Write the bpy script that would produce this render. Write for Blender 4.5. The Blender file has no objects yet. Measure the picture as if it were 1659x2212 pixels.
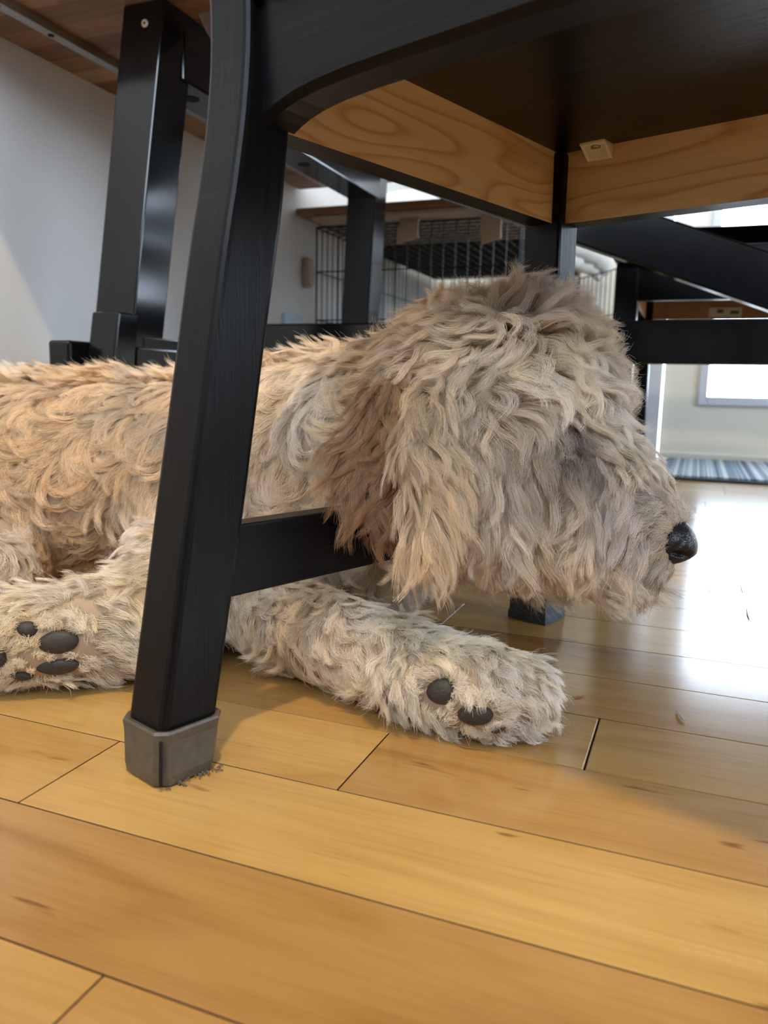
import bpy, bmesh, math, random
import numpy as np
from mathutils import Vector, Matrix

random.seed(7)
SC = bpy.context.scene
COL = SC.collection

# ------------------------------------------------------------------ camera
cam_d = bpy.data.cameras.new('camera')
cam = bpy.data.objects.new('camera', cam_d)
COL.objects.link(cam)
SC.camera = cam
cam_d.sensor_fit = 'VERTICAL'
cam_d.sensor_height = 36.0
cam_d.lens = 36.0 * 1700.0 / 2212.0
cam_d.clip_start = 0.01
RIGHT = Vector((0.9299, 0.3671, 0.0212)).normalized()
FWD = Vector((-0.3595, 0.9197, -0.1578)).normalized()
UP = RIGHT.cross(FWD).normalized()
rot = Matrix((RIGHT, UP, -FWD)).transposed()
cam.matrix_world = Matrix.Translation((0, 0, 0.228)) @ rot.to_4x4()
cam_d.dof.use_dof = True
cam_d.dof.focus_distance = 0.57
cam_d.dof.aperture_fstop = 9.0

# ------------------------------------------------------------------ light
SC.view_settings.view_transform = 'Standard'
SC.view_settings.look = 'None'
SC.view_settings.gamma = 1.0
SC.view_settings.use_curve_mapping = False
SC.view_settings.exposure = 0.55
SC.cycles.max_bounces = 8
SC.cycles.diffuse_bounces = 4
SC.cycles.glossy_bounces = 4
SC.cycles.transparent_max_bounces = 8
SC.cycles.sample_clamp_indirect = 8.0

world = bpy.data.worlds.new('daylight')
SC.world = world
world.use_nodes = True
bg = world.node_tree.nodes['Background']
bg.inputs[0].default_value = (0.74, 0.845, 1.0, 1)
bg.inputs[1].default_value = 10.0

def lamp(name, loc, aim, col, power, size, size_y=None, portal=False, shape='DISK', spread=None):
    d = bpy.data.lights.new(name, 'AREA')
    d.energy = power
    d.color = col
    d.shape = 'RECTANGLE' if size_y else shape
    d.size = size
    if size_y:
        d.size_y = size_y
    if portal:
        d.cycles.is_portal = True
    if spread:
        d.spread = spread
    o = bpy.data.objects.new(name, d)
    COL.objects.link(o)
    o.location = loc
    o.rotation_euler = Vector(aim).to_track_quat('-Z', 'Y').to_euler()
    return o

LAMP = (0.17, -0.27, 2.33)
lamp('ceiling_lamp_light', LAMP, (0, 0, -1), (1.0, 0.75, 0.44), 26.0, 0.10)
lamp('door_daylight_portal', (0.36, 3.02, 1.08), (0, -1, 0), (1, 1, 1), 1.0, 0.70, 1.8, portal=True)
lamp('window_daylight_portal', (3.42, 0.9, 1.35), (-1, 0, 0), (1, 1, 1), 1.0, 2.0, 1.5, portal=True)

lamp('back_window_portal', (1.97, 3.02, 1.16), (0, -1, 0), (1, 1, 1), 1.0, 2.2, 1.85, portal=True)
lamp('fill_window_portal', (0.5, -1.22, 1.625), (0, 1, 0), (1, 1, 1), 1.0, 2.45, 1.2, portal=True)

# ------------------------------------------------------------------ materials
def mat(name):
    m = bpy.data.materials.new(name)
    m.use_nodes = True
    nt = m.node_tree
    b = nt.nodes['Principled BSDF']
    return m, nt, b

def N(nt, t, **kw):
    n = nt.nodes.new(t)
    for k, v in kw.items():
        setattr(n, k, v)
    return n

def L(nt, a, b):
    nt.links.new(a, b)

def ramp(nt, fac, stops):
    r = N(nt, 'ShaderNodeValToRGB')
    el = r.color_ramp.elements
    while len(el) < len(stops):
        el.new(0.5)
    for e, (p, c) in zip(el, stops):
        e.position = p
        e.color = (*c, 1)
    L(nt, fac, r.inputs[0])
    return r.outputs[0]

def mapped(nt, scale, coord='Object', loc=(0, 0, 0), rot=(0, 0, 0)):
    tc = N(nt, 'ShaderNodeTexCoord')
    mp = N(nt, 'ShaderNodeMapping')
    mp.inputs['Scale'].default_value = scale
    mp.inputs['Location'].default_value = loc
    mp.inputs['Rotation'].default_value = rot
    L(nt, tc.outputs[coord], mp.inputs[0])
    return mp.outputs[0]

def noise(nt, vec, scale, detail=4, rough=0.55, dist=0.0):
    n = N(nt, 'ShaderNodeTexNoise')
    n.inputs['Scale'].default_value = scale
    n.inputs['Detail'].default_value = detail
    n.inputs['Roughness'].default_value = rough
    n.inputs['Distortion'].default_value = dist
    L(nt, vec, n.inputs['Vector'])
    return n.outputs[0]

def bump(nt, b, h, strength, dist=0.001):
    bp = N(nt, 'ShaderNodeBump')
    bp.inputs['Strength'].default_value = strength
    bp.inputs['Distance'].default_value = dist
    L(nt, h, bp.inputs['Height'])
    L(nt, bp.outputs[0], b.inputs['Normal'])

def flat(name, col, rough=0.5, metal=0.0, spec=0.5, nscale=None, namp=0.08):
    m, nt, b = mat(name)
    b.inputs['Roughness'].default_value = rough
    b.inputs['Metallic'].default_value = metal
    b.inputs['Specular IOR Level'].default_value = spec
    if nscale:
        f = noise(nt, mapped(nt, (1, 1, 1)), nscale, 5)
        c = ramp(nt, f, [(0.3, tuple(x * (1 - namp) for x in col)), (0.7, tuple(min(1, x * (1 + namp)) for x in col))])
        L(nt, c, b.inputs['Base Color'])
        bump(nt, b, f, 0.12)
    else:
        b.inputs['Base Color'].default_value = (*col, 1)
    return m

def stained_wood(name, grain_scale, rough=0.34, spec=0.16, bstr=0.25):
    """dark brown-black stained pine: open grain felt as fine grooves"""
    m, nt, b = mat(name)
    v = mapped(nt, grain_scale)
    f = noise(nt, v, 1.0, 6, 0.65, 0.4)
    g = noise(nt, mapped(nt, tuple(x * 3 for x in grain_scale)), 1.0, 3, 0.6)
    c = ramp(nt, f, [(0.35, (0.002, 0.0022, 0.0027)), (0.75, (0.006, 0.0064, 0.0075))])
    L(nt, c, b.inputs['Base Color'])
    mx = N(nt, 'ShaderNodeMath', operation='ADD')
    L(nt, f, mx.inputs[0]); L(nt, g, mx.inputs[1])
    b.inputs['Roughness'].default_value = rough
    b.inputs['Specular IOR Level'].default_value = spec
    bump(nt, b, mx.outputs[0], bstr, 0.0005)
    return m

M_BLK_Z = stained_wood('black_stain_upright', (260, 260, 7))
M_BLK_Y = stained_wood('black_stain_lengthwise', (260, 7, 260))
M_BLK_X = stained_wood('black_stain_crosswise', (7, 260, 260), 0.33)
M_TABLE = stained_wood('table_black_paint', (40, 40, 40), 0.15, 0.45, 0.05)

def seat_mat():
    m, nt, b = mat('black_stain_seat')
    v = mapped(nt, (5, 150, 5))
    f = noise(nt, v, 1.0, 4, 0.6, 0.8)
    c = ramp(nt, f, [(0.35, (0.001, 0.0016, 0.003)), (0.7, (0.0025, 0.004, 0.0075))])
    L(nt, c, b.inputs['Base Color'])
    b.inputs['Roughness'].default_value = 0.30
    b.inputs['Specular IOR Level'].default_value = 0.2
    bump(nt, b, f, 0.45, 0.0010)
    return m
M_SEAT = seat_mat()

def pine(name, along, seed):
    """bare pine board: cathedral growth rings running along one axis"""
    m, nt, b = mat(name)
    sc = [6.5, 6.5, 17.0]
    sc[{'x': 0, 'y': 1}[along]] = 3.4
    v = mapped(nt, tuple(sc), loc=(seed, seed * 1.7, seed * 0.6))
    f = noise(nt, v, 1.0, 1.2, 0.45, 0.35)
    mu = N(nt, 'ShaderNodeMath', operation='MULTIPLY'); mu.inputs[1].default_value = 11.0
    L(nt, f, mu.inputs[0])
    fr = N(nt, 'ShaderNodeMath', operation='FRACT'); L(nt, mu.outputs[0], fr.inputs[0])
    ring = ramp(nt, fr.outputs[0], [(0.0, (0.74, 0.53, 0.29)), (0.60, (0.72, 0.50, 0.26)), (0.88, (0.55, 0.32, 0.125)), (0.97, (0.71, 0.49, 0.25))])
    fine = [300, 300, 300]
    fine[{'x': 0, 'y': 1}[along]] = 12
    g = noise(nt, mapped(nt, tuple(fine)), 1.0, 3)
    mix = N(nt, 'ShaderNodeMixRGB', blend_type='MULTIPLY'); mix.inputs[0].default_value = 0.35
    L(nt, ring, mix.inputs[1])
    L(nt, ramp(nt, g, [(0.3, (0.72, 0.68, 0.62)), (0.7, (1, 1, 1))]), mix.inputs[2])
    L(nt, mix.outputs[0], b.inputs['Base Color'])
    b.inputs['Roughness'].default_value = 0.62
    bump(nt, b, g, 0.08)
    return m
M_PINE_Y = pine('bare_pine_side', 'y', 3.1)
M_PINE_X = pine('bare_pine_front', 'x', 8.7)

def floor_mat():
    m, nt, b = mat('maple_floor')
    at = N(nt, 'ShaderNodeAttribute', attribute_name='plank')
    sep = N(nt, 'ShaderNodeSeparateColor'); L(nt, at.outputs['Color'], sep.inputs[0])
    tc = N(nt, 'ShaderNodeTexCoord')
    off = N(nt, 'ShaderNodeVectorMath', operation='MULTIPLY_ADD')
    L(nt, at.outputs['Color'], off.inputs[0]); off.inputs[1].default_value = (9, 9, 9)
    L(nt, tc.outputs['Object'], off.inputs[2])
    def mp(scale):
        p = N(nt, 'ShaderNodeMapping'); p.inputs['Scale'].default_value = scale
        L(nt, off.outputs[0], p.inputs[0]); return p.outputs[0]
    base = ramp(nt, sep.outputs[0], [(0.0, (0.36, 0.195, 0.062)), (0.35, (0.455, 0.265, 0.085)), (0.7, (0.52, 0.325, 0.105)), (1.0, (0.58, 0.385, 0.14))])
    fig = noise(nt, mp((3.2, 17, 1)), 1.0, 3, 0.5, 1.6)
    figc = ramp(nt, fig, [(0.28, (0.70, 0.60, 0.46)), (0.45, (0.92, 0.88, 0.82)), (0.60, (1.0, 1.0, 1.0)), (0.75, (1.06, 1.08, 1.10))])
    m1 = N(nt, 'ShaderNodeMixRGB', blend_type='MULTIPLY'); m1.inputs[0].default_value = 0.8
    L(nt, base, m1.inputs[1]); L(nt, figc, m1.inputs[2])
    gr = noise(nt, mp((14, 330, 1)), 1.0, 4, 0.6, 0.2)
    grc = ramp(nt, gr, [(0.25, (0.80, 0.74, 0.66)), (0.5, (0.97, 0.96, 0.94)), (0.8, (1.04, 1.04, 1.04))])
    m2 = N(nt, 'ShaderNodeMixRGB', blend_type='MULTIPLY'); m2.inputs[0].default_value = 0.75
    L(nt, m1.outputs[0], m2.inputs[1]); L(nt, grc, m2.inputs[2])
    # mineral streaks: a few short dark dashes along the grain
    fl = noise(nt, mp((16, 95, 1)), 1.0, 2, 0.5, 0.3)
    flc = ramp(nt, fl, [(0.70, (1, 1, 1)), (0.77, (0.42, 0.24, 0.10))])
    m3 = N(nt, 'ShaderNodeMixRGB', blend_type='MULTIPLY'); m3.inputs[0].default_value = 0.8
    L(nt, m2.outputs[0], m3.inputs[1]); L(nt, flc, m3.inputs[2])
    L(nt, m3.outputs[0], b.inputs['Base Color'])
    wear = noise(nt, mp((6, 10, 1)), 1.0, 5, 0.6)
    rr = N(nt, 'ShaderNodeMapRange'); rr.inputs['To Min'].default_value = 0.13; rr.inputs['To Max'].default_value = 0.21
    L(nt, wear, rr.inputs[0]); L(nt, rr.outputs[0], b.inputs['Roughness'])
    b.inputs['Specular IOR Level'].default_value = 0.75
    bump(nt, b, noise(nt, mp((40, 60, 1)), 1.0, 3), 0.035, 0.0006)
    return m
M_FLOOR = floor_mat()
M_GAP = flat('floor_gap', (0.05, 0.022, 0.008), 0.8)

def acacia():
    m, nt, b = mat('acacia_top')
    br = N(nt, 'ShaderNodeTexBrick')
    br.offset = 0.37
    br.inputs['Scale'].default_value = 1.0
    br.inputs['Brick Width'].default_value = 0.42
    br.inputs['Row Height'].default_value = 0.046
    br.inputs['Mortar Size'].default_value = 0.0006
    br.inputs['Color1'].default_value = (0.0, 0, 0, 1)
    br.inputs['Color2'].default_value = (1.0, 1, 1, 1)
    br.inputs['Mortar'].default_value = (0.0, 0, 0, 1)
    L(nt, mapped(nt, (1, 1, 1)), br.inputs['Vector'])
    f = noise(nt, mapped(nt, (5, 60, 60)), 1.0, 5, 0.6, 0.8)
    ad = N(nt, 'ShaderNodeMixRGB', blend_type='MIX'); ad.inputs[0].default_value = 0.5
    L(nt, br.outputs['Color'], ad.inputs[1]); L(nt, f, ad.inputs[2])
    c = ramp(nt, ad.outputs[0], [(0.15, (0.115, 0.052, 0.026)), (0.45, (0.24, 0.125, 0.062)), (0.65, (0.34, 0.20, 0.105)), (0.9, (0.47, 0.31, 0.17))])
    L(nt, c, b.inputs['Base Color'])
    b.inputs['Roughness'].default_value = 0.6
    return m
M_ACACIA = acacia()

M_WALL = flat('wall_paint', (0.70, 0.70, 0.69), 0.75, nscale=180, namp=0.02)
M_WALL2 = flat('entry_wall_paint', (0.80, 0.75, 0.63), 0.75, nscale=180, namp=0.02)
M_WALL3 = flat('rear_wall_paint', (0.11, 0.10, 0.095), 0.8)
M_CEIL = flat('ceiling_paint', (0.80, 0.79, 0.77), 0.9)
M_DOOR = flat('door_paint', (0.80, 0.78, 0.68), 0.45)
M_TRIM = flat('trim_paint', (0.62, 0.66, 0.74), 0.4)
M_WIRE = flat('black_wire', (0.012, 0.013, 0.016), 0.32)
M_TRAY = flat('black_tray', (0.012, 0.012, 0.013), 0.5)
M_FELT = flat('dark_fleece', (0.035, 0.032, 0.032), 0.95, nscale=300)
M_BOARD = flat('brown_board', (0.30, 0.17, 0.09), 0.5, nscale=30, namp=0.2)
M_TAN = flat('tan_fabric', (0.50, 0.42, 0.33), 0.9, nscale=500, namp=0.1)
M_WHITE = flat('white_fabric', (0.82, 0.81, 0.78), 0.9, nscale=400, namp=0.05)
M_STEEL = flat('grey_steel', (0.42, 0.43, 0.42), 0.4, 0.85)
M_SCREW = flat('screw_zinc', (0.78, 0.72, 0.58), 0.35, 0.6)
M_HOLE = flat('hole_dark', (0.003, 0.003, 0.003), 0.9)
M_PLASTIC = flat('ivory_plastic', (0.84, 0.78, 0.62), 0.4)
M_CAP = flat('grey_silicone', (0.088, 0.076, 0.060), 0.42, nscale=120, namp=0.25)
M_CAP2 = flat('grey_felt_cap', (0.075, 0.085, 0.10), 0.8, nscale=400, namp=0.4)
M_DUST = flat('lint_felt', (0.13, 0.105, 0.08), 0.95, nscale=900, namp=0.5)
M_PAPER = flat('brown_card', (0.16, 0.10, 0.08), 0.8)
M_STICK = flat('sticker_paper', (0.62, 0.58, 0.54), 0.6)
M_INK = flat('sticker_ink', (0.10, 0.09, 0.09), 0.7)
M_PALEBLUE = flat('pale_blue_plastic', (0.45, 0.62, 0.72), 0.4)
M_LAMPGLASS, _nt, _b = mat('lamp_glass')
_b.inputs['Emission Color'].default_value = (1.0, 0.78, 0.5, 1)
_b.inputs['Emission Strength'].default_value = 2.0

def glass():
    m = bpy.data.materials.new('window_glass'); m.use_nodes = True
    nt = m.node_tree; nt.nodes.clear()
    o = N(nt, 'ShaderNodeOutputMaterial'); mx = N(nt, 'ShaderNodeMixShader')
    t = N(nt, 'ShaderNodeBsdfTransparent'); g = N(nt, 'ShaderNodeBsdfGlossy')
    g.inputs['Roughness'].default_value = 0.02
    t.inputs[0].default_value = (0.96, 0.98, 0.98, 1)
    fr = N(nt, 'ShaderNodeFresnel'); fr.inputs[0].default_value = 1.45
    L(nt, fr.outputs[0], mx.inputs[0]); L(nt, t.outputs[0], mx.inputs[1]); L(nt, g.outputs[0], mx.inputs[2])
    L(nt, mx.outputs[0], o.inputs[0])
    return m
M_GLASS = glass()

def mat_stripes():
    m, nt, b = mat('striped_mat')
    tc = N(nt, 'ShaderNodeTexCoord'); sp = N(nt, 'ShaderNodeSeparateXYZ'); L(nt, tc.outputs['Object'], sp.inputs[0])
    cb = N(nt, 'ShaderNodeCombineXYZ'); L(nt, sp.outputs[0], cb.inputs[0])
    f = N(nt, 'ShaderNodeTexNoise'); f.inputs['Scale'].default_value = 24; f.inputs['Detail'].default_value = 3; f.inputs['Roughness'].default_value = 0.8
    L(nt, cb.outputs[0], f.inputs['Vector'])
    r = N(nt, 'ShaderNodeValToRGB'); r.color_ramp.interpolation = 'CONSTANT'
    el = r.color_ramp.elements
    for _ in range(4): el.new(0.5)
    for e, (p, c) in zip(el, [(0, (0.05, 0.085, 0.13)), (0.40, (0.12, 0.17, 0.23)), (0.48, (0.45, 0.50, 0.52)), (0.52, (0.06, 0.10, 0.15)), (0.58, (0.28, 0.35, 0.40)), (0.63, (0.07, 0.11, 0.16))]):
        e.position = p; e.color = (*c, 1)
    L(nt, f.outputs[0], r.inputs[0]); L(nt, r.outputs[0], b.inputs['Base Color'])
    b.inputs['Roughness'].default_value = 0.9
    bump(nt, b, noise(nt, mapped(nt, (1, 1, 1)), 600, 2), 0.3)
    return m
M_MAT = mat_stripes()
M_MATEDGE = flat('mat_rubber_edge', (0.02, 0.028, 0.036), 0.7)

# ------------------------------------------------------------------ builders
def link(name, me, parent=None):
    o = bpy.data.objects.new(name, me)
    COL.objects.link(o)
    if parent is not None:
        o.parent = parent
    return o

def obj(name, bm, m, parent=None, bev=0.0, seg=2, smooth=False):
    me = bpy.data.meshes.new(name)
    bmesh.ops.recalc_face_normals(bm, faces=bm.faces)
    bm.to_mesh(me); bm.free()
    for x in (m if isinstance(m, (list, tuple)) else [m]):
        me.materials.append(x)
    if smooth:
        for p in me.polygons: p.use_smooth = True
    o = link(name, me, parent)
    if bev:
        b = o.modifiers.new('edge', 'BEVEL'); b.width = bev; b.segments = seg; b.limit_method = 'ANGLE'
        b.harden_normals = False
    return o

def tag(o, label=None, cat=None, group=None, kind=None):
    if label: o['label'] = label
    if cat: o['category'] = cat
    if group: o['group'] = group
    if kind: o['kind'] = kind
    return o

def empty(name, loc=(0, 0, 0), rz=0.0):
    o = bpy.data.objects.new(name, None)
    COL.objects.link(o); o.location = loc; o.rotation_euler = (0, 0, rz)
    o.empty_display_size = 0.05
    return o

def box(bm, x0, x1, y0, y1, z0, z1, mi=0):
    v = [bm.verts.new(p) for p in ((x0, y0, z0), (x1, y0, z0), (x1, y1, z0), (x0, y1, z0), (x0, y0, z1), (x1, y0, z1), (x1, y1, z1), (x0, y1, z1))]
    fs = [bm.faces.new([v[i] for i in f]) for f in ((3, 2, 1, 0), (4, 5, 6, 7), (0, 1, 5, 4), (1, 2, 6, 5), (2, 3, 7, 6), (3, 0, 4, 7))]
    for f in fs: f.material_index = mi
    return fs

def B(x0, x1, y0, y1, z0, z1):
    bm = bmesh.new(); box(bm, x0, x1, y0, y1, z0, z1); return bm

def loft(bm, rings, cap=True):
    """skin a list of equal-length point rings"""
    vs = [[bm.verts.new(p) for p in r] for r in rings]
    n = len(vs[0])
    for a, b in zip(vs, vs[1:]):
        for i in range(n):
            bm.faces.new((a[i], a[(i + 1) % n], b[(i + 1) % n], b[i]))
    if cap:
        bm.faces.new(vs[0][::-1]); bm.faces.new(vs[-1])
    return vs

def tube(bm, pts, r, n=8, cap=True):
    pts = [Vector(p) for p in pts]
    rings = []
    ref = Vector((0, 0, 1))
    for i, p in enumerate(pts):
        t = (pts[min(i + 1, len(pts) - 1)] - pts[max(i - 1, 0)]).normalized()
        if abs(t.dot(ref)) > 0.95: ref = Vector((1, 0, 0)) if abs(t.x) < 0.9 else Vector((0, 1, 0))
        e1 = t.cross(ref).normalized(); e2 = t.cross(e1)
        rr = r[i] if isinstance(r, (list, tuple)) else r
        rings.append([p + e1 * rr * math.cos(2 * math.pi * k / n) + e2 * rr * math.sin(2 * math.pi * k / n) for k in range(n)])
    loft(bm, rings, cap)

# ------------------------------------------------------------------ room
def struct(name, bm, m, bev=0.0, parent=None):
    o = obj(name, bm, m, parent, bev)
    if parent is None: o['kind'] = 'structure'
    return o

def build_floor():
    bm = bmesh.new()
    lay = bm.loops.layers.color.new('plank')
    PER, Y0 = 0.08247, 0.3812
    known = {-2: [-0.197], -3: [-0.197 - 0.02], 0: [-0.327], 1: [-0.174], 2: [-0.047], 5: [-0.2147], -1: [], 3: [], 4: [], 6: [], 7: []}
    known[-3] = [-0.197]
    tones = {-2: 0.60, -1: 0.28, 0: 0.78, 1: 0.80, 2: 0.45, 3: 0.40}
    rnd = random.Random(11)
    g, c = 0.0005, 0.00018
    for k in range(-16, 31):
        ya, yb = Y0 + (k - 1) * PER, Y0 + k * PER
        kk = k
        if kk in known:
            xs = list(known[kk])
            x = min(xs) if xs else -0.42
            lo = x
            while lo > -1.05:
                lo -= rnd.uniform(0.55, 0.9); xs.append(lo)
            hi = max(known[kk]) if known[kk] else 0.45
            if not known[kk]: xs += [hi]
            while hi < 3.5:
                hi += rnd.uniform(0.62, 1.0); xs.append(hi)
        else:
            xs = []; x = -1.05 - rnd.uniform(0, 0.5)
            while x < 3.5:
                xs.append(x); x += rnd.uniform(0.4, 1.0)
        xs = sorted(xs)
        xs = [-1.04] + [x for x in xs if -1.0 < x < 3.4] + [3.44]
        for xa, xb in zip(xs, xs[1:]):
            tone = rnd.gauss(0.55, 0.22)
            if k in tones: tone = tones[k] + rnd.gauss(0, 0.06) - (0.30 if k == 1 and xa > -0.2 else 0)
            col = (min(1, max(0, tone)), rnd.random(), rnd.random(), 1)
            ca, cb = (0.0008 if k == 2 and abs(q_ + 0.047) < 1e-4 else 0.00012 for q_ in (xa, xb))
            top = [bm.verts.new(p) for p in ((xa + g + ca, ya + g + c, 0), (xb - g - cb, ya + g + c, 0), (xb - g - cb, yb - g - c, 0), (xa + g + ca, yb - g - c, 0))]
            za, zb = (0.0009 if v_ > 0.0002 else c for v_ in (ca, cb))
            low = [bm.verts.new(p) for p in ((xa + g, ya + g, -za), (xb - g, ya + g, -zb), (xb - g, yb - g, -zb), (xa + g, yb - g, -za))]
            bot = [bm.verts.new((v.co.x, v.co.y, -0.006)) for v in low]
            fs = [bm.faces.new(top)]
            for i in range(4):
                j = (i + 1) % 4
                fs.append(bm.faces.new((low[i], low[j], top[j], top[i])))
                fs.append(bm.faces.new((bot[i], bot[j], low[j], low[i])))
                fs[-1].material_index = 1
            for f in fs:
                for lp in f.loops: lp[lay] = col
    fs = box(bm, -1.06, 3.46, -1.2, 3.06, -0.05, -0.0055, 1)
    return struct('floor', bm, [M_FLOOR, M_GAP])
build_floor()

XL, XR, YB, YF, ZC = -0.956, 3.40, 2.92, -1.15, 2.45
struct('wall_left', B(XL - 0.08, XL, YF, YB + 0.1, 0, ZC), M_WALL)
bm = bmesh.new()                                       # back wall with the opening of the entry door
DX0, DX1, DZ = -0.115, 0.80, 2.05
box(bm, XL, DX0 - 0.02, YB, YB + 0.12, 0, ZC); BX0, BX1, BZ0, BZ1 = 0.835, 3.10, 0.22, 2.10
box(bm, DX1 + 0.02, BX0, YB, YB + 0.12, 0, ZC); box(bm, BX1, XR, YB, YB + 0.12, 0, ZC)
box(bm, BX0, BX1, YB, YB + 0.12, 0, BZ0); box(bm, BX0, BX1, YB, YB + 0.12, BZ1, ZC); box(bm, DX0 - 0.02, DX1 + 0.02, YB, YB + 0.12, DZ + 0.02, ZC)
struct('wall_back', bm, M_WALL2)
bm = bmesh.new()                                       # wall with the big window
WY0, WY1, WZ0, WZ1 = -0.1, 1.9, 0.6, 2.1
box(bm, XR, XR + 0.1, YF, WY0, 0, ZC); box(bm, XR, XR + 0.1, WY1, YB + 0.1, 0, ZC)
box(bm, XR, XR + 0.1, WY0, WY1, 0, WZ0); box(bm, XR, XR + 0.1, WY0, WY1, WZ1, ZC)
struct('wall_right', bm, M_WALL)
FX0, FX1, FZ0, FZ1 = -0.75, 1.75, 1.00, 2.25
bm = bmesh.new()                                       # wall behind the photographer, darkened to cut reflections, with an added fill window
box(bm, XL, FX0, YF - 0.08, YF, 0, ZC); box(bm, FX1, XR, YF - 0.08, YF, 0, ZC)
box(bm, FX0, FX1, YF - 0.08, YF, 0, FZ0); box(bm, FX0, FX1, YF - 0.08, YF, FZ1, ZC)
struct('wall_front', bm, M_WALL3)
struct('ceiling', B(XL - 0.08, XR + 0.1, YF - 0.08, YB + 0.12, ZC, ZC + 0.06), M_CEIL)
bm = bmesh.new()
for a in ((WY0, WY0 + 0.05), (WY1 - 0.05, WY1), (0.875, 0.925)): box(bm, XR + 0.01, XR + 0.06, a[0], a[1], WZ0, WZ1)
for a in ((WZ0, WZ0 + 0.05), (WZ1 - 0.05, WZ1)): box(bm, XR + 0.01, XR + 0.06, WY0, WY1, a[0], a[1])
w = struct('window_1', bm, M_TRIM)
obj('window_glass', B(XR + 0.03, XR + 0.034, WY0 + 0.05, WY1 - 0.05, WZ0 + 0.05, WZ1 - 0.05), M_GLASS, w)

def window(name, x0, x1, y0, y1, z0, z1):
    bm = bmesh.new()
    for p, q in ((x0, x0 + 0.035), (x1 - 0.035, x1), ((x0 + x1) / 2 - 0.02, (x0 + x1) / 2 + 0.02)): box(bm, p, q, y0, y1, z0, z1)
    for p, q in ((z0, z0 + 0.05), (z1 - 0.05, z1)): box(bm, x0, x1, y0, y1, p, q)
    w = struct(name, bm, M_TRIM)
    obj('window_glass', B(x0 + 0.05, x1 - 0.05, (y0 + y1) / 2 - 0.002, (y0 + y1) / 2 + 0.002, z0 + 0.05, z1 - 0.05), M_GLASS, w)
window('window_2', BX0, BX1, YB + 0.02, YB + 0.07, BZ0, BZ1)
window('fill_window', FX0, FX1, YF - 0.06, YF - 0.02, FZ0, FZ1)  # unseen window, added and sized as soft fill light from behind

# entry door: slab with an opening, moulded glass frame, pane, bottom sweep
GX0, GX1, GZ0, GZ1 = 0.030, 0.655, 0.217, 1.90
bm = bmesh.new()
dy0, dy1 = YB + 0.012, YB + 0.055
box(bm, DX0, GX0, dy0, dy1, 0.012, DZ); box(bm, GX1, DX1, dy0, dy1, 0.012, DZ)
box(bm, GX0, GX1, dy0, dy1, 0.012, GZ0); box(bm, GX0, GX1, dy0, dy1, GZ1, DZ)
door = struct('door_1', bm, M_DOOR)
bm = bmesh.new()
fw = 0.031
box(bm, GX0 - fw, GX0, dy0 - 0.010, dy1, GZ0 - fw, GZ1 + fw); box(bm, GX1, GX1 + fw, dy0 - 0.010, dy1, GZ0 - fw, GZ1 + fw)
box(bm, GX0, GX1, dy0 - 0.010, dy1, GZ0 - fw, GZ0); box(bm, GX0, GX1, dy0 - 0.010, dy1, GZ1, GZ1 + fw)
obj('glass_frame', bm, M_TRIM, door, 0.004)
obj('door_glass', B(GX0, GX1, YB + 0.030, YB + 0.036, GZ0, GZ1), M_GLASS, door)
obj('door_sweep', B(DX0, DX1, YB - 0.004, YB + 0.012, 0.001, 0.022), M_DOOR, door, 0.003)
bm = bmesh.new()
tube(bm, [(DX1 - 0.06, YB + 0.012, 0.98), (DX1 - 0.06, YB - 0.05, 0.98), (DX1 - 0.16, YB - 0.05, 0.98)], 0.011, 10)
obj('door_handle', bm, M_STEEL, door, smooth=True)
bm = bmesh.new()
box(bm, DX0 - 0.075, DX0 - 0.004, YB - 0.016, YB + 0.02, 0, DZ + 0.07); box(bm, DX1 + 0.004, DX1 + 0.075, YB - 0.016, YB + 0.02, 0, DZ + 0.07)
box(bm, DX0 - 0.004, DX1 + 0.004, YB - 0.016, YB + 0.02, DZ + 0.004, DZ + 0.07)
struct('trim_1', bm, M_TRIM, 0.003)

# entry mat
bm = bmesh.new()
box(bm, -0.083, 0.87, 2.205, 2.84, 0.0, 0.007)
mt = obj('door_mat', bm, M_MATEDGE, None, 0.002)
tag(mt, 'blue and white striped mat on the floor in front of the glazed door', 'mat')
obj('woven_top', B(-0.078, 0.865, 2.222, 2.838, 0.0065, 0.0115), M_MAT, mt, 0.002)

# ceiling lamp (above the photographer)
bm = bmesh.new()
tube(bm, [(LAMP[0], LAMP[1], ZC), (LAMP[0], LAMP[1], LAMP[2] + 0.03)], [0.09, 0.075], 24)
cl = obj('ceiling_lamp', bm, M_STEEL, smooth=False)
tag(cl, 'small round warm lamp on the ceiling above the dining chairs', 'lamp')
bm = bmesh.new()
tube(bm, [(LAMP[0], LAMP[1], LAMP[2] + 0.03), (LAMP[0], LAMP[1], LAMP[2] + 0.012)], [0.07, 0.062], 24)
obj('lamp_glass', bm, M_LAMPGLASS, cl)

# small pale blue plate on the wall behind the table
t = obj('wall_plate', B(XL, XL + 0.012, 1.735, 1.82, 0.33, 0.400), M_PALEBLUE, None, 0.003)
tag(t, 'small pale blue plate on the wall beyond the table leg', 'wall plate')

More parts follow.
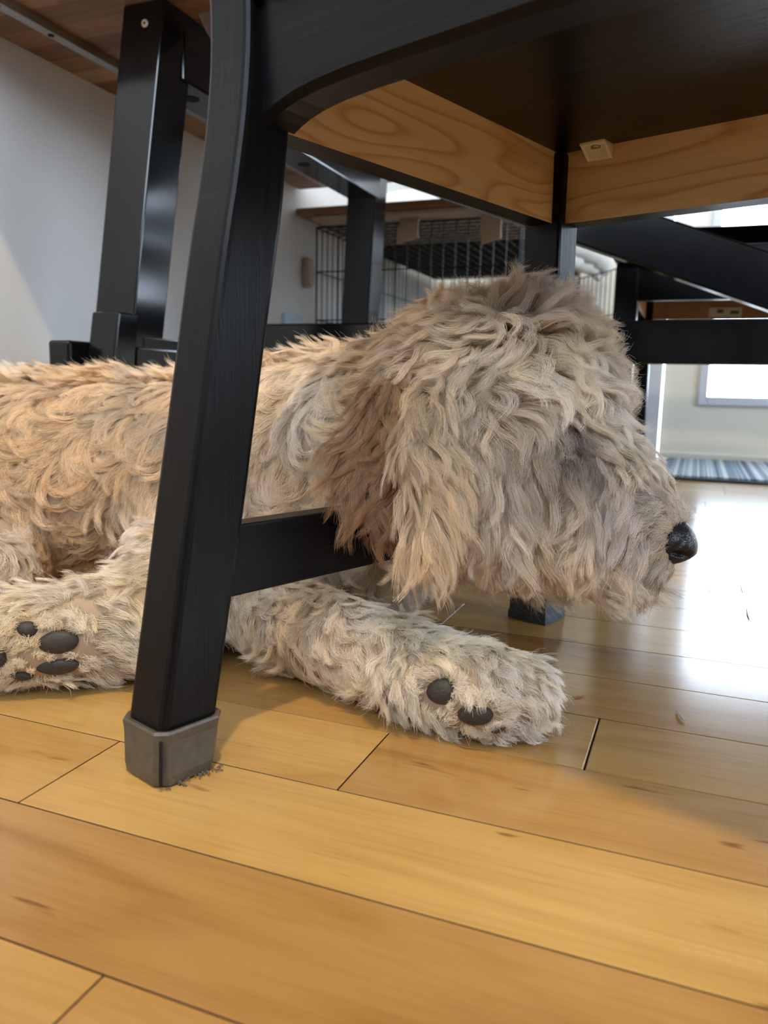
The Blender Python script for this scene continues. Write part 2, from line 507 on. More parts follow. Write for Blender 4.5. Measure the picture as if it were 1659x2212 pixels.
# ------------------------------------------------------------------ dining table
def build_table():
    root = empty('dining_table', (0.205, 1.275, 0))
    tag(root, 'wooden dining table with brown plank top and black trestle frame', 'table')
    ox, oy = 0.205, 1.275
    def part(name, bm, m, bev=0.0025, parent=None):
        bmesh.ops.translate(bm, verts=bm.verts, vec=(-ox, -oy, 0))
        return obj(name, bm, m, parent or root, bev)
    part('tabletop', B(-0.95, 1.36, 0.735, 1.812, 0.70, 0.728), M_ACACIA, 0.002)
    def mir(pts): return [(2 * ox - x, y, z) for x, y, z in pts]
    for sgn in (1, -1):
        f = (lambda p: p) if sgn == 1 else mir
        for (ya, yb, lean) in ((0.890, 0.955, 0.092), (1.595, 1.660, -0.092)):
            rings = []
            for z in (0.70, 0.0):
                d = 0.70 - z
                xs = -0.719 - 0.083 * d, -0.655 - 0.083 * d
                y0, y1 = ya - lean * d, yb - lean * d
                rings.append(f([(xs[0], y0, z), (xs[1], y0, z), (xs[1], y1, z), (xs[0], y1, z)]))
            bm = bmesh.new(); loft(bm, rings)
            leg = part('leg', bm, M_TABLE)
            if sgn == 1 and ya < 1:
                bm = bmesh.new(); tube(bm, [(-0.6845, 0.8895, 0.673), (-0.6845, 0.8875, 0.673), (-0.6845, 0.8862, 0.673)], [0.0042, 0.0052, 0.0046], 16)
                sw = part('screw', bm, M_SCREW, 0, leg)
                bm = bmesh.new(); tube(bm, [(-0.6845, 0.8864, 0.673), (-0.6845, 0.8859, 0.673)], 0.0016, 6)
                part('screw_socket', bm, M_HOLE, 0, leg)
        # top rail between the legs
        bm = bmesh.new(); loft(bm, [f([(-0.722, y, 0.618), (-0.6575, y, 0.618), (-0.6555, y, 0.70), (-0.719, y, 0.70)]) for y in (0.93, 1.62)])
        tr = part('end_rail', bm, M_TABLE)
        if sgn == 1:
            for y in (0.992, 1.335):
                bm = bmesh.new(); tube(bm, [(-0.690, y, 0.622), (-0.690, y, 0.6172)], [0.011, 0.0115], 18)
                part('bolt_hole', bm, M_HOLE, 0, tr)
        # low rail, a little proud of the legs
        bm = bmesh.new(); loft(bm, [f([(-0.733, y, 0.205), (-0.693, y, 0.205), (-0.6875, y, 0.272), (-0.7275, y, 0.272)]) for y in (0.86, 1.69)])
        part('low_rail', bm, M_TABLE, 0.003)
        bm = bmesh.new(); loft(bm, [f([(-0.733, y, 0.20), (-0.6955, y, 0.20), (-0.688, y, 0.286), (-0.7255, y, 0.286)]) for y in (0.874, 1.68)])
        part('low_rail_core', bm, M_TABLE, 0.002)
        if sgn == 1:
            bm = bmesh.new(); box(bm, -0.7665, -0.7315, 0.785, 0.836, 0.214, 0.2765)
            part('tenon', bm, M_TABLE, 0.004)
            bm = bmesh.new(); loft(bm, [[(-0.7335, 0.806, 0.20), (-0.690, 0.806, 0.20), (-0.690, 0.85, 0.20), (-0.7335, 0.85, 0.20)], [(-0.7275, 0.822, 0.314), (-0.684, 0.822, 0.314), (-0.684, 0.86, 0.314), (-0.7275, 0.86, 0.314)]])
            part('leg_block', bm, M_TABLE, 0.003)
    bm = bmesh.new(); box(bm, -0.70, 2 * ox + 0.70, 1.20, 1.235, 0.2675, 0.3285)
    part('stretcher', bm, M_TABLE, 0.003)
    for sgn in (1, -1):
        pts = []
        for X, z in ((-0.66, 0.655), (0.16, 0.347)):
            pts.append((X, z))
        bm = bmesh.new()
        ring = []
        for X, z in pts:
            h = 0.037
            q = [(X, 1.20, z - h), (X, 1.236, z - h), (X, 1.236, z + h), (X, 1.20, z + h)]
            ring.append(q if sgn == 1 else mir(q))
        loft(bm, ring); part('brace', bm, M_TABLE, 0.003)
    for X in (-0.853, 0.205, 1.26):
        bm = bmesh.new(); box(bm, X - 0.0085, X + 0.0085, 0.79, 1.76, 0.688, 0.7005)
        mb = part('steel_bar', bm, M_STEEL, 0.001)
        if X < 0:
            for y in (0.815, 0.905):
                bm = bmesh.new(); tube(bm, [(X, y, 0.690), (X, y, 0.6872)], 0.0045, 12)
                part('screw_head', bm, M_HOLE, 0, mb)
    # torn scrap of brown card still stuck beside the leg
    bm = bmesh.new()
    prof = [(0.880, 0.6695), (0.905, 0.683), (0.96, 0.7005), (1.01, 0.7005), (0.97, 0.662), (0.93, 0.648), (0.916, 0.646), (0.905, 0.653), (0.897, 0.656), (0.892, 0.661)]
    loft(bm, [[(-0.6005, y, z) for y, z in prof], [(-0.5990, y, z) for y, z in prof]])
    part('card_scrap', bm, M_PAPER, 0)
    return root
build_table()

# ------------------------------------------------------------------ dining chairs (local x across, y back to front)
def interp(tab, z):
    w = 0.045 if z > 0.34 else 0.0                     # soften the bend above the seat
    return float(np.mean(np.interp(z + w * np.linspace(-1, 1, 9), [a for a, _ in tab], [b for _, b in tab])))
SR = [(0, 0.0), (0.03, 0.001), (0.158, 0.023), (0.23, 0.036), (0.31, 0.050), (0.366, 0.062), (0.41, 0.067), (0.45, 0.067), (0.52, 0.058), (0.62, 0.036), (0.75, 0.0), (0.90, -0.048)]
SF = [(0, 0.036), (0.033, 0.040), (0.101, 0.053), (0.149, 0.062), (0.255, 0.080), (0.322, 0.092), (0.373, 0.099), (0.45, 0.103), (0.52, 0.094), (0.62, 0.068), (0.75, 0.030), (0.90, -0.020)]
W = 0.350                                              # clear width between the legs

def split_faces(o, test, mi=1):
    for p in o.data.polygons:
        if test(p.normal, p.center): p.material_index = mi

def build_chair(name, loc, rz, label, far=False):
    root = empty(name, loc, rz)
    tag(root, label, 'chair', 'black dining chairs at the table')
    zs = [0.004, 0.03, 0.08, 0.12, 0.158, 0.2, 0.26, 0.30] + [0.32 + 0.0145 * i for i in range(41)]
    for side in (0, 1):
        x0, x1 = (-0.036, 0.0) if side == 0 else (W, W + 0.036)
        bm = bmesh.new()
        loft(bm, [[(x0, interp(SR, z), z), (x1, interp(SR, z), z), (x1, interp(SF, z), z), (x0, interp(SF, z), z)] for z in zs])
        leg = obj('rear_leg', bm, M_BLK_Z, root, 0.0045, 3)
        bm = bmesh.new()                               # silicone cap, open at the top with a rolled rim
        e = 0.0028
        def ring(z, e, r=0.006):
            a0, a1, b0, b1 = x0 - e, x1 + e, interp(SR, z) - e, interp(SF, z) + e
            return [(a0 + r, b0, z), (a1 - r, b0, z), (a1, b0 + r, z), (a1, b1 - r, z), (a1 - r, b1, z), (a0 + r, b1, z), (a0, b1 - r, z), (a0, b0 + r, z)]
        loft(bm, [ring(0.0, 0.000), ring(0.0015, 0.002), ring(0.007, e), ring(0.027, e + 0.0004), ring(0.0325, e + 0.0012), ring(0.034, e + 0.0006), ring(0.033, 0.0002)])
        cap = obj('foot_cap', bm, M_CAP, leg, 0)
        if side == 0 and not far:
            bm = bmesh.new(); tube(bm, [(x1 + 0.0026, 0.0005 - 0.0026 + 0.0003, 0.004), (x1 + 0.0026, 0.0016 - 0.0026, 0.030)], 0.0011, 6)
            obj('cap_seam', bm, M_HOLE, cap)
            bm = bmesh.new(); rr = random.Random(3)
            for i in range(20):                        # lint gathered under the cap
                u = rr.random(); y = -0.001 + 0.043 * u; x = x1 + 0.002 + rr.random() * 0.0035
                a = rr.random() * 6.28
                tube(bm, [(x, y, 0.0008), (x + 0.0015 * math.cos(a), y + 0.0015 * math.sin(a), 0.0008 + 0.002 * rr.random()), (x + 0.003 * math.cos(a + 1), y + 0.003 * math.sin(a + 1), 0.0008)], 0.0004, 5)
            o = obj('lint', bm, M_DUST, cap); o['kind'] = 'stuff'
    for side in (0, 1):
        x0, x1 = (-0.041, -0.004) if side == 0 else (W + 0.004, W + 0.041)
        bm = bmesh.new()
        loft(bm, [[(x0, 0.436 - k, z), (x1, 0.436 - k, z), (x1, 0.470 - k, z), (x0, 0.470 - k, z)] for z, k in ((0.003, 0.0), (0.20, 0.005), (0.437, 0.013))])
        leg = obj('front_leg', bm, M_BLK_Z, root, 0.003, 2)
        bm = bmesh.new()
        loft(bm, [[(x0 - e, 0.436 - e, z), (x1 + e, 0.436 - e, z), (x1 + e, 0.470 + e, z), (x0 - e, 0.470 + e, z)] for z, e in ((0, 0.003), (0.008, 0.003), (0.009, 0.002), (0.034, 0.002), (0.035, 0.0005))])
        obj('foot_cap', bm, M_CAP2, leg, 0.002)
        # side apron: bare pine inside, stained outside and below
        a0, a1 = (-0.034, -0.0125) if side == 0 else (W + 0.0125, W + 0.034)
        bm = B(a0, a1, 0.085, 0.432, 0.3765, 0.4395)
        o = obj('side_apron', bm, [M_BLK_Y, M_PINE_Y], root)
        split_faces(o, (lambda n, c: n.x > 0.9) if side == 0 else (lambda n, c: n.x < -0.9))
        s0, s1 = (-0.030, -0.0125) if side == 0 else (W + 0.0125, W + 0.030)
        obj('side_stretcher', B(s0, s1, 0.045, 0.448, 0.098, 0.1425), M_BLK_Y, root, 0.0015)
    o = obj('front_apron', B(-0.006, W + 0.006, 0.434, 0.456, 0.3765, 0.4395), [M_BLK_X, M_PINE_X], root)
    split_faces(o, lambda n, c: n.y < -0.9)
    # rear rail, its lower edge sweeping down into the legs
    bm = bmesh.new()
    xs = [0.0, 0.006, 0.014, 0.026, 0.042, 0.065, 0.10, W / 2, W - 0.10, W - 0.065, W - 0.042, W - 0.026, W - 0.014, W - 0.006, W]
    def low(x):
        d = min(x, W - x)
        return 0.3845 - 0.012 * math.exp(-d / 0.022)
    loft(bm, [[(x, 0.076, low(x) + 0.004), (x, 0.080, low(x)), (x, 0.100, low(x)), (x, 0.102, 0.440), (x, 0.074, 0.455)] for x in xs])
    rail = obj('rear_rail', bm, M_BLK_X, root, 0.0)
    if far:
        obj('rail_lining', B(0.002, W - 0.002, 0.1005, 0.108, 0.3745, 0.437), M_BOARD, root)  # lining is pine; the darker brown stands in for its shade
        obj('sticker', B(0.181, 0.241, 0.108, 0.1086, 0.3785, 0.3965), M_STICK, root)
        bm = bmesh.new(); box(bm, 0.186, 0.202, 0.1086, 0.1089, 0.384, 0.3905); box(bm, 0.2145, 0.226, 0.1086, 0.1089, 0.386, 0.3935)
        obj('sticker_print', bm, M_INK, root)
    bm = bmesh.new()
    loft(bm, [[(-0.044, 0.085, z), (W + 0.044, 0.085, z), (W + 0.044, 0.485, z), (-0.044, 0.485, z)] for z in (0.4375, 0.4555)])
    box(bm, 0.0, W, 0.062, 0.0855, 0.4375, 0.4555)
    seat = obj('seat', bm, M_SEAT, root, 0.003)
    if not far:
        k = [(0.278 + a, 0.158 + b) for a, b in ((-0.0085, -0.0006), (-0.004, -0.0022), (0.002, -0.0024), (0.0065, -0.001), (0.0082, 0.0005), (0.004, 0.0020), (-0.003, 0.0022))]
        bm = bmesh.new(); loft(bm, [[(x, y, 0.4378) for x, y in k], [(x, y, 0.4371) for x, y in k]])
        obj('knot', bm, M_HOLE, seat)
        # ivory corner bracket screwed up into the seat
        bm = bmesh.new()
        X0, X1 = 0.0155, 0.0385
        loft(bm, [[(X0, 0.434, 0.4265), (X0, 0.431, 0.4265), (X0, 0.416, 0.4365), (X0, 0.416, 0.438), (X0, 0.434, 0.438)], [(X0 + 0.0025, 0.434, 0.4265), (X0 + 0.0025, 0.431, 0.4265), (X0 + 0.0025, 0.416, 0.4365), (X0 + 0.0025, 0.416, 0.438), (X0 + 0.0025, 0.434, 0.438)]])
        loft(bm, [[(X1 - 0.0025, 0.434, 0.4265), (X1 - 0.0025, 0.431, 0.4265), (X1 - 0.0025, 0.416, 0.4365), (X1 - 0.0025, 0.416, 0.438), (X1 - 0.0025, 0.434, 0.438)], [(X1, 0.434, 0.4265), (X1, 0.431, 0.4265), (X1, 0.416, 0.4365), (X1, 0.416, 0.438), (X1, 0.434, 0.438)]])
        box(bm, X0, X1, 0.416, 0.434, 0.4352, 0.438); box(bm, X0, X1, 0.4315, 0.434, 0.4262, 0.438)
        br = obj('corner_bracket', bm, M_PLASTIC, root, 0.0006)
        br['label'] = 'ivory plastic corner bracket'
        bm = bmesh.new(); tube(bm, [(0.027, 0.4235, 0.4354), (0.027, 0.4235, 0.4336), (0.027, 0.4235, 0.433)], [0.0042, 0.0040, 0.0026], 14)
        obj('screw', bm, M_STEEL, br, 0, smooth=True)
    for z0, z1 in ((0.487, 0.563), (0.603, 0.683), (0.722, 0.80), (0.832, 0.892)):
        bm = bmesh.new()
        rings = []
        for i in range(13):
            x = W * i / 12
            bow = -0.020 * (1 - (2 * i / 12 - 1) ** 2)
            y0, y1 = (interp(SR, z0) + interp(SF, z0)) / 2 + bow, (interp(SR, z1) + interp(SF, z1)) / 2 + bow
            rings.append([(x, y0 - 0.008, z0), (x, y0 + 0.008, z0), (x, y1 + 0.008, z1), (x, y1 - 0.008, z1)])
        loft(bm, rings); obj('back_slat', bm, M_BLK_X, root, 0.002)
    return root
build_chair('dining_chair', (-0.265, 0.341, 0), -math.radians(19.5), 'black stained wooden chair with grey foot caps that the dog lies under')
fc = build_chair('dining_chair', (0.249, 1.853, 0), math.pi, 'black wooden chair with a white sticker under its seat, across the table', far=True)
bm = bmesh.new()
tube(bm, [(0.340, 0.452, 0.160), (0.330, 0.453, 0.160), (0.326, 0.453, 0.157), (0.326, 0.453, 0.149), (0.330, 0.453, 0.146), (0.340, 0.452, 0.146)], 0.0009, 6)
obj('wire_loop', bm, M_STEEL, fc)

# ------------------------------------------------------------------ dog crate by the wall and the things on it
CX0, CX1, CY0, CY1, CZ = -0.93, -0.41, 1.87, 2.85, 0.62
def wire_panel(o, u, v, nu, zs, r=0.0016, heavy=0.0024):
    """grid of wires spanned by vectors u (across, nu bars) and v; zs are fractions of v with a cross wire"""
    o, u, v = Vector(o), Vector(u), Vector(v)
    bm = bmesh.new()
    for i in range(nu + 1):
        p = o + u * (i / nu)
        tube(bm, [p, p + v], heavy if i in (0, nu) else r, 5)
    for f in zs:
        p = o + v * f
        tube(bm, [p, p + u], heavy if f in (0, 1) else r * 1.15, 5)
    return bm
cr = empty('dog_crate', ((CX0 + CX1) / 2, (CY0 + CY1) / 2, 0))
tag(cr, 'black wire dog crate standing in the corner by the wall', 'dog crate')
def cpart(name, bm, m=M_WIRE):
    bmesh.ops.translate(bm, verts=bm.verts, vec=-cr.location)
    return obj(name, bm, m, cr)
wx, wy = CX1 - CX0, CY1 - CY0
hz = (0, 0.2, 0.42, 0.62, 0.82, 1)
cpart('front_panel', wire_panel((CX0, CY0, 0.02), (wx, 0, 0), (0, 0, CZ - 0.02), 17, hz))
cpart('back_panel', wire_panel((CX0, CY1, 0.02), (wx, 0, 0), (0, 0, CZ - 0.02), 17, hz))
cpart('side_panel', wire_panel((CX0, CY0, 0.02), (0, wy, 0), (0, 0, CZ - 0.02), 31, hz))
cpart('side_panel', wire_panel((CX1, CY0, 0.02), (0, wy, 0), (0, 0, CZ - 0.02), 31, hz))
cpart('top_panel', wire_panel((CX0, CY0, CZ), (wx, 0, 0), (0, wy, 0), 17, tuple(i / 24 for i in range(25))))
cpart('tray', B(CX0 + 0.005, CX1 - 0.005, CY0 + 0.005, CY1 - 0.005, 0.012, 0.03), M_TRAY)
cpart('latch', B(-0.800, -0.773, CY0 - 0.006, CY0 + 0.004, 0.520, 0.553), M_TRAY)
d = wire_panel((CX1 + 0.004, CY1 - 0.02, 0.06), (0.155, -0.22, 0), (0, 0, 0.545), 9, (0, 0.25, 0.5, 0.745, 1))
cpart('crate_door', d)
t = obj('fleece_throw', B(CX0 - 0.005, CX1 + 0.003, CY0 + 0.33, CY1 + 0.006, CZ + 0.0035, CZ + 0.013), M_FELT, None, 0.003)
tag(t, 'dark fleece throw spread over the rear of the crate top under the board', 'throw')
t = obj('wooden_board', B(-0.950, -0.385, 1.79, 2.55, CZ + 0.0145, CZ + 0.0325), M_BOARD, None, 0.004)
tag(t, 'brown wooden board lying on top of the wire crate', 'board')
# tan cloth liner tucked under the board, its flaps hanging over the front
bm = bmesh.new(); box(bm, CX0 + 0.02, CX1 - 0.02, 1.80, CY0 + 0.30, CZ + 0.0035, CZ + 0.0130)
lin = obj('cloth_liner', bm, M_TAN, None, 0.002)
tag(lin, 'tan cloth liner under the board with flaps hanging over the crate front', 'cloth')
def flap(x0, x1, z1, skew=0.0):
    bm = bmesh.new(); rings = []
    for k in range(9):
        u = k / 8
        z = CZ + 0.008 - (CZ + 0.008 - z1) * u
        y = 1.845 - 0.012 * math.sin(u * 2.6)
        rings.append([(x0 - skew * u, y, z), (x1, y - 0.004 * u, z + 0.012 * u), (x1, y + 0.006, z + 0.012 * u), (x0 - skew * u, y + 0.006, z)])
    loft(bm, rings); obj('flap', bm, M_TAN, lin, 0.001)
flap(-0.692, -0.646, 0.566, 0.010); flap(-0.497, -0.446, 0.556, -0.004)
bm = bmesh.new(); tube(bm, [(-0.912, 1.83, 0.626), (-0.885, 1.826, 0.6265), (-0.855, 1.828, 0.626), (-0.838, 1.832, 0.6255)], [0.004, 0.0095, 0.0095, 0.004], 10)
obj('rolled_edge', bm, M_TAN, lin, smooth=True)
bm = bmesh.new(); loft(bm, [[(-0.950, 1.84, 0.545), (-0.937, 1.84, 0.545), (-0.937, 1.865, 0.545), (-0.950, 1.865, 0.545)], [(-0.955, 1.835, 0.505), (-0.933, 1.835, 0.51), (-0.933, 1.868, 0.51), (-0.955, 1.868, 0.505)], [(-0.952, 1.84, 0.470), (-0.933, 1.84, 0.478), (-0.933, 1.865, 0.478), (-0.952, 1.865, 0.470)]])
t = obj('cloth_tab', bm, M_TAN, None, 0.003)
tag(t, 'tan folded cloth tab clipped to the crate side by the wall', 'cloth tab')

def blob_mesh(bm, pts, radii, n=14, wob=0.0, seed=1):
    rr = random.Random(seed)
    fine_p, fine_r = [], []
    m = len(pts) - 1
    for i in range(m):
        for k in range(4):
            u = k / 4
            fine_p.append(Vector(pts[i]).lerp(Vector(pts[i + 1]), u)); fine_r.append(radii[i] * (1 - u) + radii[i + 1] * u)
    fine_p.append(Vector(pts[-1])); fine_r.append(radii[-1])
    fine_r = [r * (1 + wob * rr.uniform(-1, 1)) for r in fine_r]
    tube(bm, fine_p, fine_r, n)
bm = bmesh.new()                                       # pillow on the board
for i in range(1):
    rings = []
    for k in range(11):
        u = k / 10 * 2 - 1
        h = 0.062 * (1 - abs(u) ** 3.2) ** 0.6 + 0.003
        yy = 0.13 * (1 - 0.12 * u * u)
        rings.append([(-0.765 + 0.17 * u + 0.0 * a, 2.24 + yy * math.cos(a) * (1 if abs(math.cos(a)) < .99 else 1), CZ + 0.0325 + 0.0655 + h * math.sin(a)) for a in [2 * math.pi * j / 20 for j in range(20)]])
    loft(bm, rings)
t = obj('pillow', bm, M_WHITE, None, smooth=True)
tag(t, 'plump white pillow lying on the board over the crate', 'pillow')
bm = bmesh.new()                                       # white blanket rolled and sagging over the far corner
blob_mesh(bm, [(-0.425, 2.60, 0.700), (-0.38, 2.66, 0.692), (-0.345, 2.72, 0.676), (-0.325, 2.76, 0.650), (-0.315, 2.79, 0.615)], [0.046, 0.050, 0.046, 0.038, 0.016], 16, 0.07, 4)
blob_mesh(bm, [(-0.44, 2.63, 0.66), (-0.40, 2.70, 0.655), (-0.36, 2.76, 0.64), (-0.335, 2.80, 0.60)], [0.040, 0.042, 0.036, 0.014], 14, 0.08, 9)
blob_mesh(bm, [(-0.405, 2.57, 0.735), (-0.418, 2.60, 0.66), (-0.414, 2.605, 0.60)], [0.02, 0.016, 0.012], 10, 0.1, 2)
t = obj('blanket', bm, M_WHITE, None, smooth=True)
tag(t, 'white blanket bunched over the rear corner of the wire crate', 'blanket')

# ------------------------------------------------------------------ crumbs on the floor
def crumb(pts, r, label, m):
    bm = bmesh.new(); tube(bm, pts, r, 6)
    tag(obj('crumb', bm, m), label, 'crumb')
crumb([(0.0035, 0.5795, 0.0014), (0.0050, 0.573, 0.0022), (0.0088, 0.564, 0.0012)], [0.0009, 0.0013, 0.0007], 'curled wood shaving on the floor beyond the front paw', M_TAN)
crumb([(-0.0695, 0.5757, 0.0009), (-0.066, 0.579, 0.0010), (-0.0623, 0.5829, 0.0008)], [0.0005, 0.0008, 0.0004], 'dark splinter on the floor just past the front paw', M_BOARD)
crumb([(0.066, 1.030, 0.0008), (0.0655, 1.000, 0.0009), (0.066, 0.975, 0.0008)], [0.0004, 0.0006, 0.0004], 'thin dark pine needle lying in the bright window reflection', M_FELT)
crumb([(0.0665, 0.905, 0.0009), (0.0655, 0.880, 0.0010), (0.0665, 0.860, 0.0008)], [0.0005, 0.0007, 0.0005], 'thicker dark twig on the floor in front of the pine needle', M_FELT)

# ------------------------------------------------------------------ the dog: joints, groom and ear tables in metres
DOG_CHAINS = {
    'torso': [((-0.8239, 0.5925, 0.1086), 0.1150), ((-0.6657, 0.6447, 0.1158), 0.1120), ((-0.5412, 0.6728, 0.1224), 0.1080), ((-0.4201, 0.6780, 0.1306), 0.1000), ((-0.3342, 0.6715, 0.1501), 0.0900)],
    'haunch': [((-0.6506, 0.5587, 0.0872), 0.0850), ((-0.7291, 0.5513, 0.0959), 0.0900)],
    'neck': [((-0.3306, 0.6640, 0.1618), 0.0880), ((-0.2679, 0.6483, 0.1807), 0.0760), ((-0.2055, 0.6274, 0.2019), 0.0660), ((-0.1579, 0.6099, 0.2132), 0.0620)],
    'skull': [((-0.1678, 0.6030, 0.2273), 0.0560), ((-0.1264, 0.6039, 0.2334), 0.0580), ((-0.1091, 0.5985, 0.2258), 0.0460)],
    'brow': [((-0.1082, 0.5796, 0.2084), 0.0460), ((-0.0875, 0.5873, 0.2062), 0.0280)],
    'cheek': [((-0.1404, 0.5741, 0.1870), 0.0580), ((-0.1124, 0.5634, 0.1554), 0.0560)],
    'muzzle': [((-0.1079, 0.5722, 0.1649), 0.0560), ((-0.0707, 0.5734, 0.1504), 0.0410), ((-0.0416, 0.5774, 0.1394), 0.0270), ((-0.0268, 0.5783, 0.1298), 0.0150)],
    'bridge': [((-0.0625, 0.5789, 0.1637), 0.0220), ((-0.0348, 0.5820, 0.1503), 0.0170), ((-0.0173, 0.5822, 0.1373), 0.0125)],
    'chin': [((-0.0463, 0.5742, 0.1187), 0.0200), ((-0.0237, 0.5770, 0.1086), 0.0125)],
    'jaw': [((-0.1282, 0.5605, 0.1427), 0.0420), ((-0.0888, 0.5673, 0.1370), 0.0350), ((-0.0526, 0.5722, 0.1211), 0.0250), ((-0.0353, 0.5762, 0.1177), 0.0150)],
    'throat': [((-0.1483, 0.5785, 0.1352), 0.0360), ((-0.1155, 0.5829, 0.1371), 0.0360)],
    'chest': [((-0.3419, 0.6488, 0.0992), 0.0750), ((-0.2619, 0.6374, 0.1035), 0.0600)],
    'brisket': [((-0.2556, 0.6567, 0.0751), 0.0380), ((-0.3058, 0.6347, 0.0614), 0.0500)],
    'foreleg': [((-0.3503, 0.5948, 0.0566), 0.0550), ((-0.3137, 0.5550, 0.0380), 0.0360), ((-0.2399, 0.5235, 0.0360), 0.0330), ((-0.1872, 0.5037, 0.0340), 0.0300), ((-0.1474, 0.4874, 0.0330), 0.0275), ((-0.1150, 0.4861, 0.0310), 0.0295), ((-0.0985, 0.4965, 0.0280), 0.0255)],
    'hindleg': [((-0.4055, 0.5765, 0.0757), 0.0500), ((-0.3932, 0.5319, 0.0500), 0.0450), ((-0.3972, 0.4727, 0.0420), 0.0380), ((-0.4245, 0.4388, 0.0400), 0.0330), ((-0.4574, 0.4185, 0.0400), 0.0330), ((-0.4864, 0.4116, 0.0380), 0.0300)],
    'hindleg2': [((-0.6148, 0.5359, 0.0628), 0.0550), ((-0.5873, 0.5005, 0.0472), 0.0550)],
}
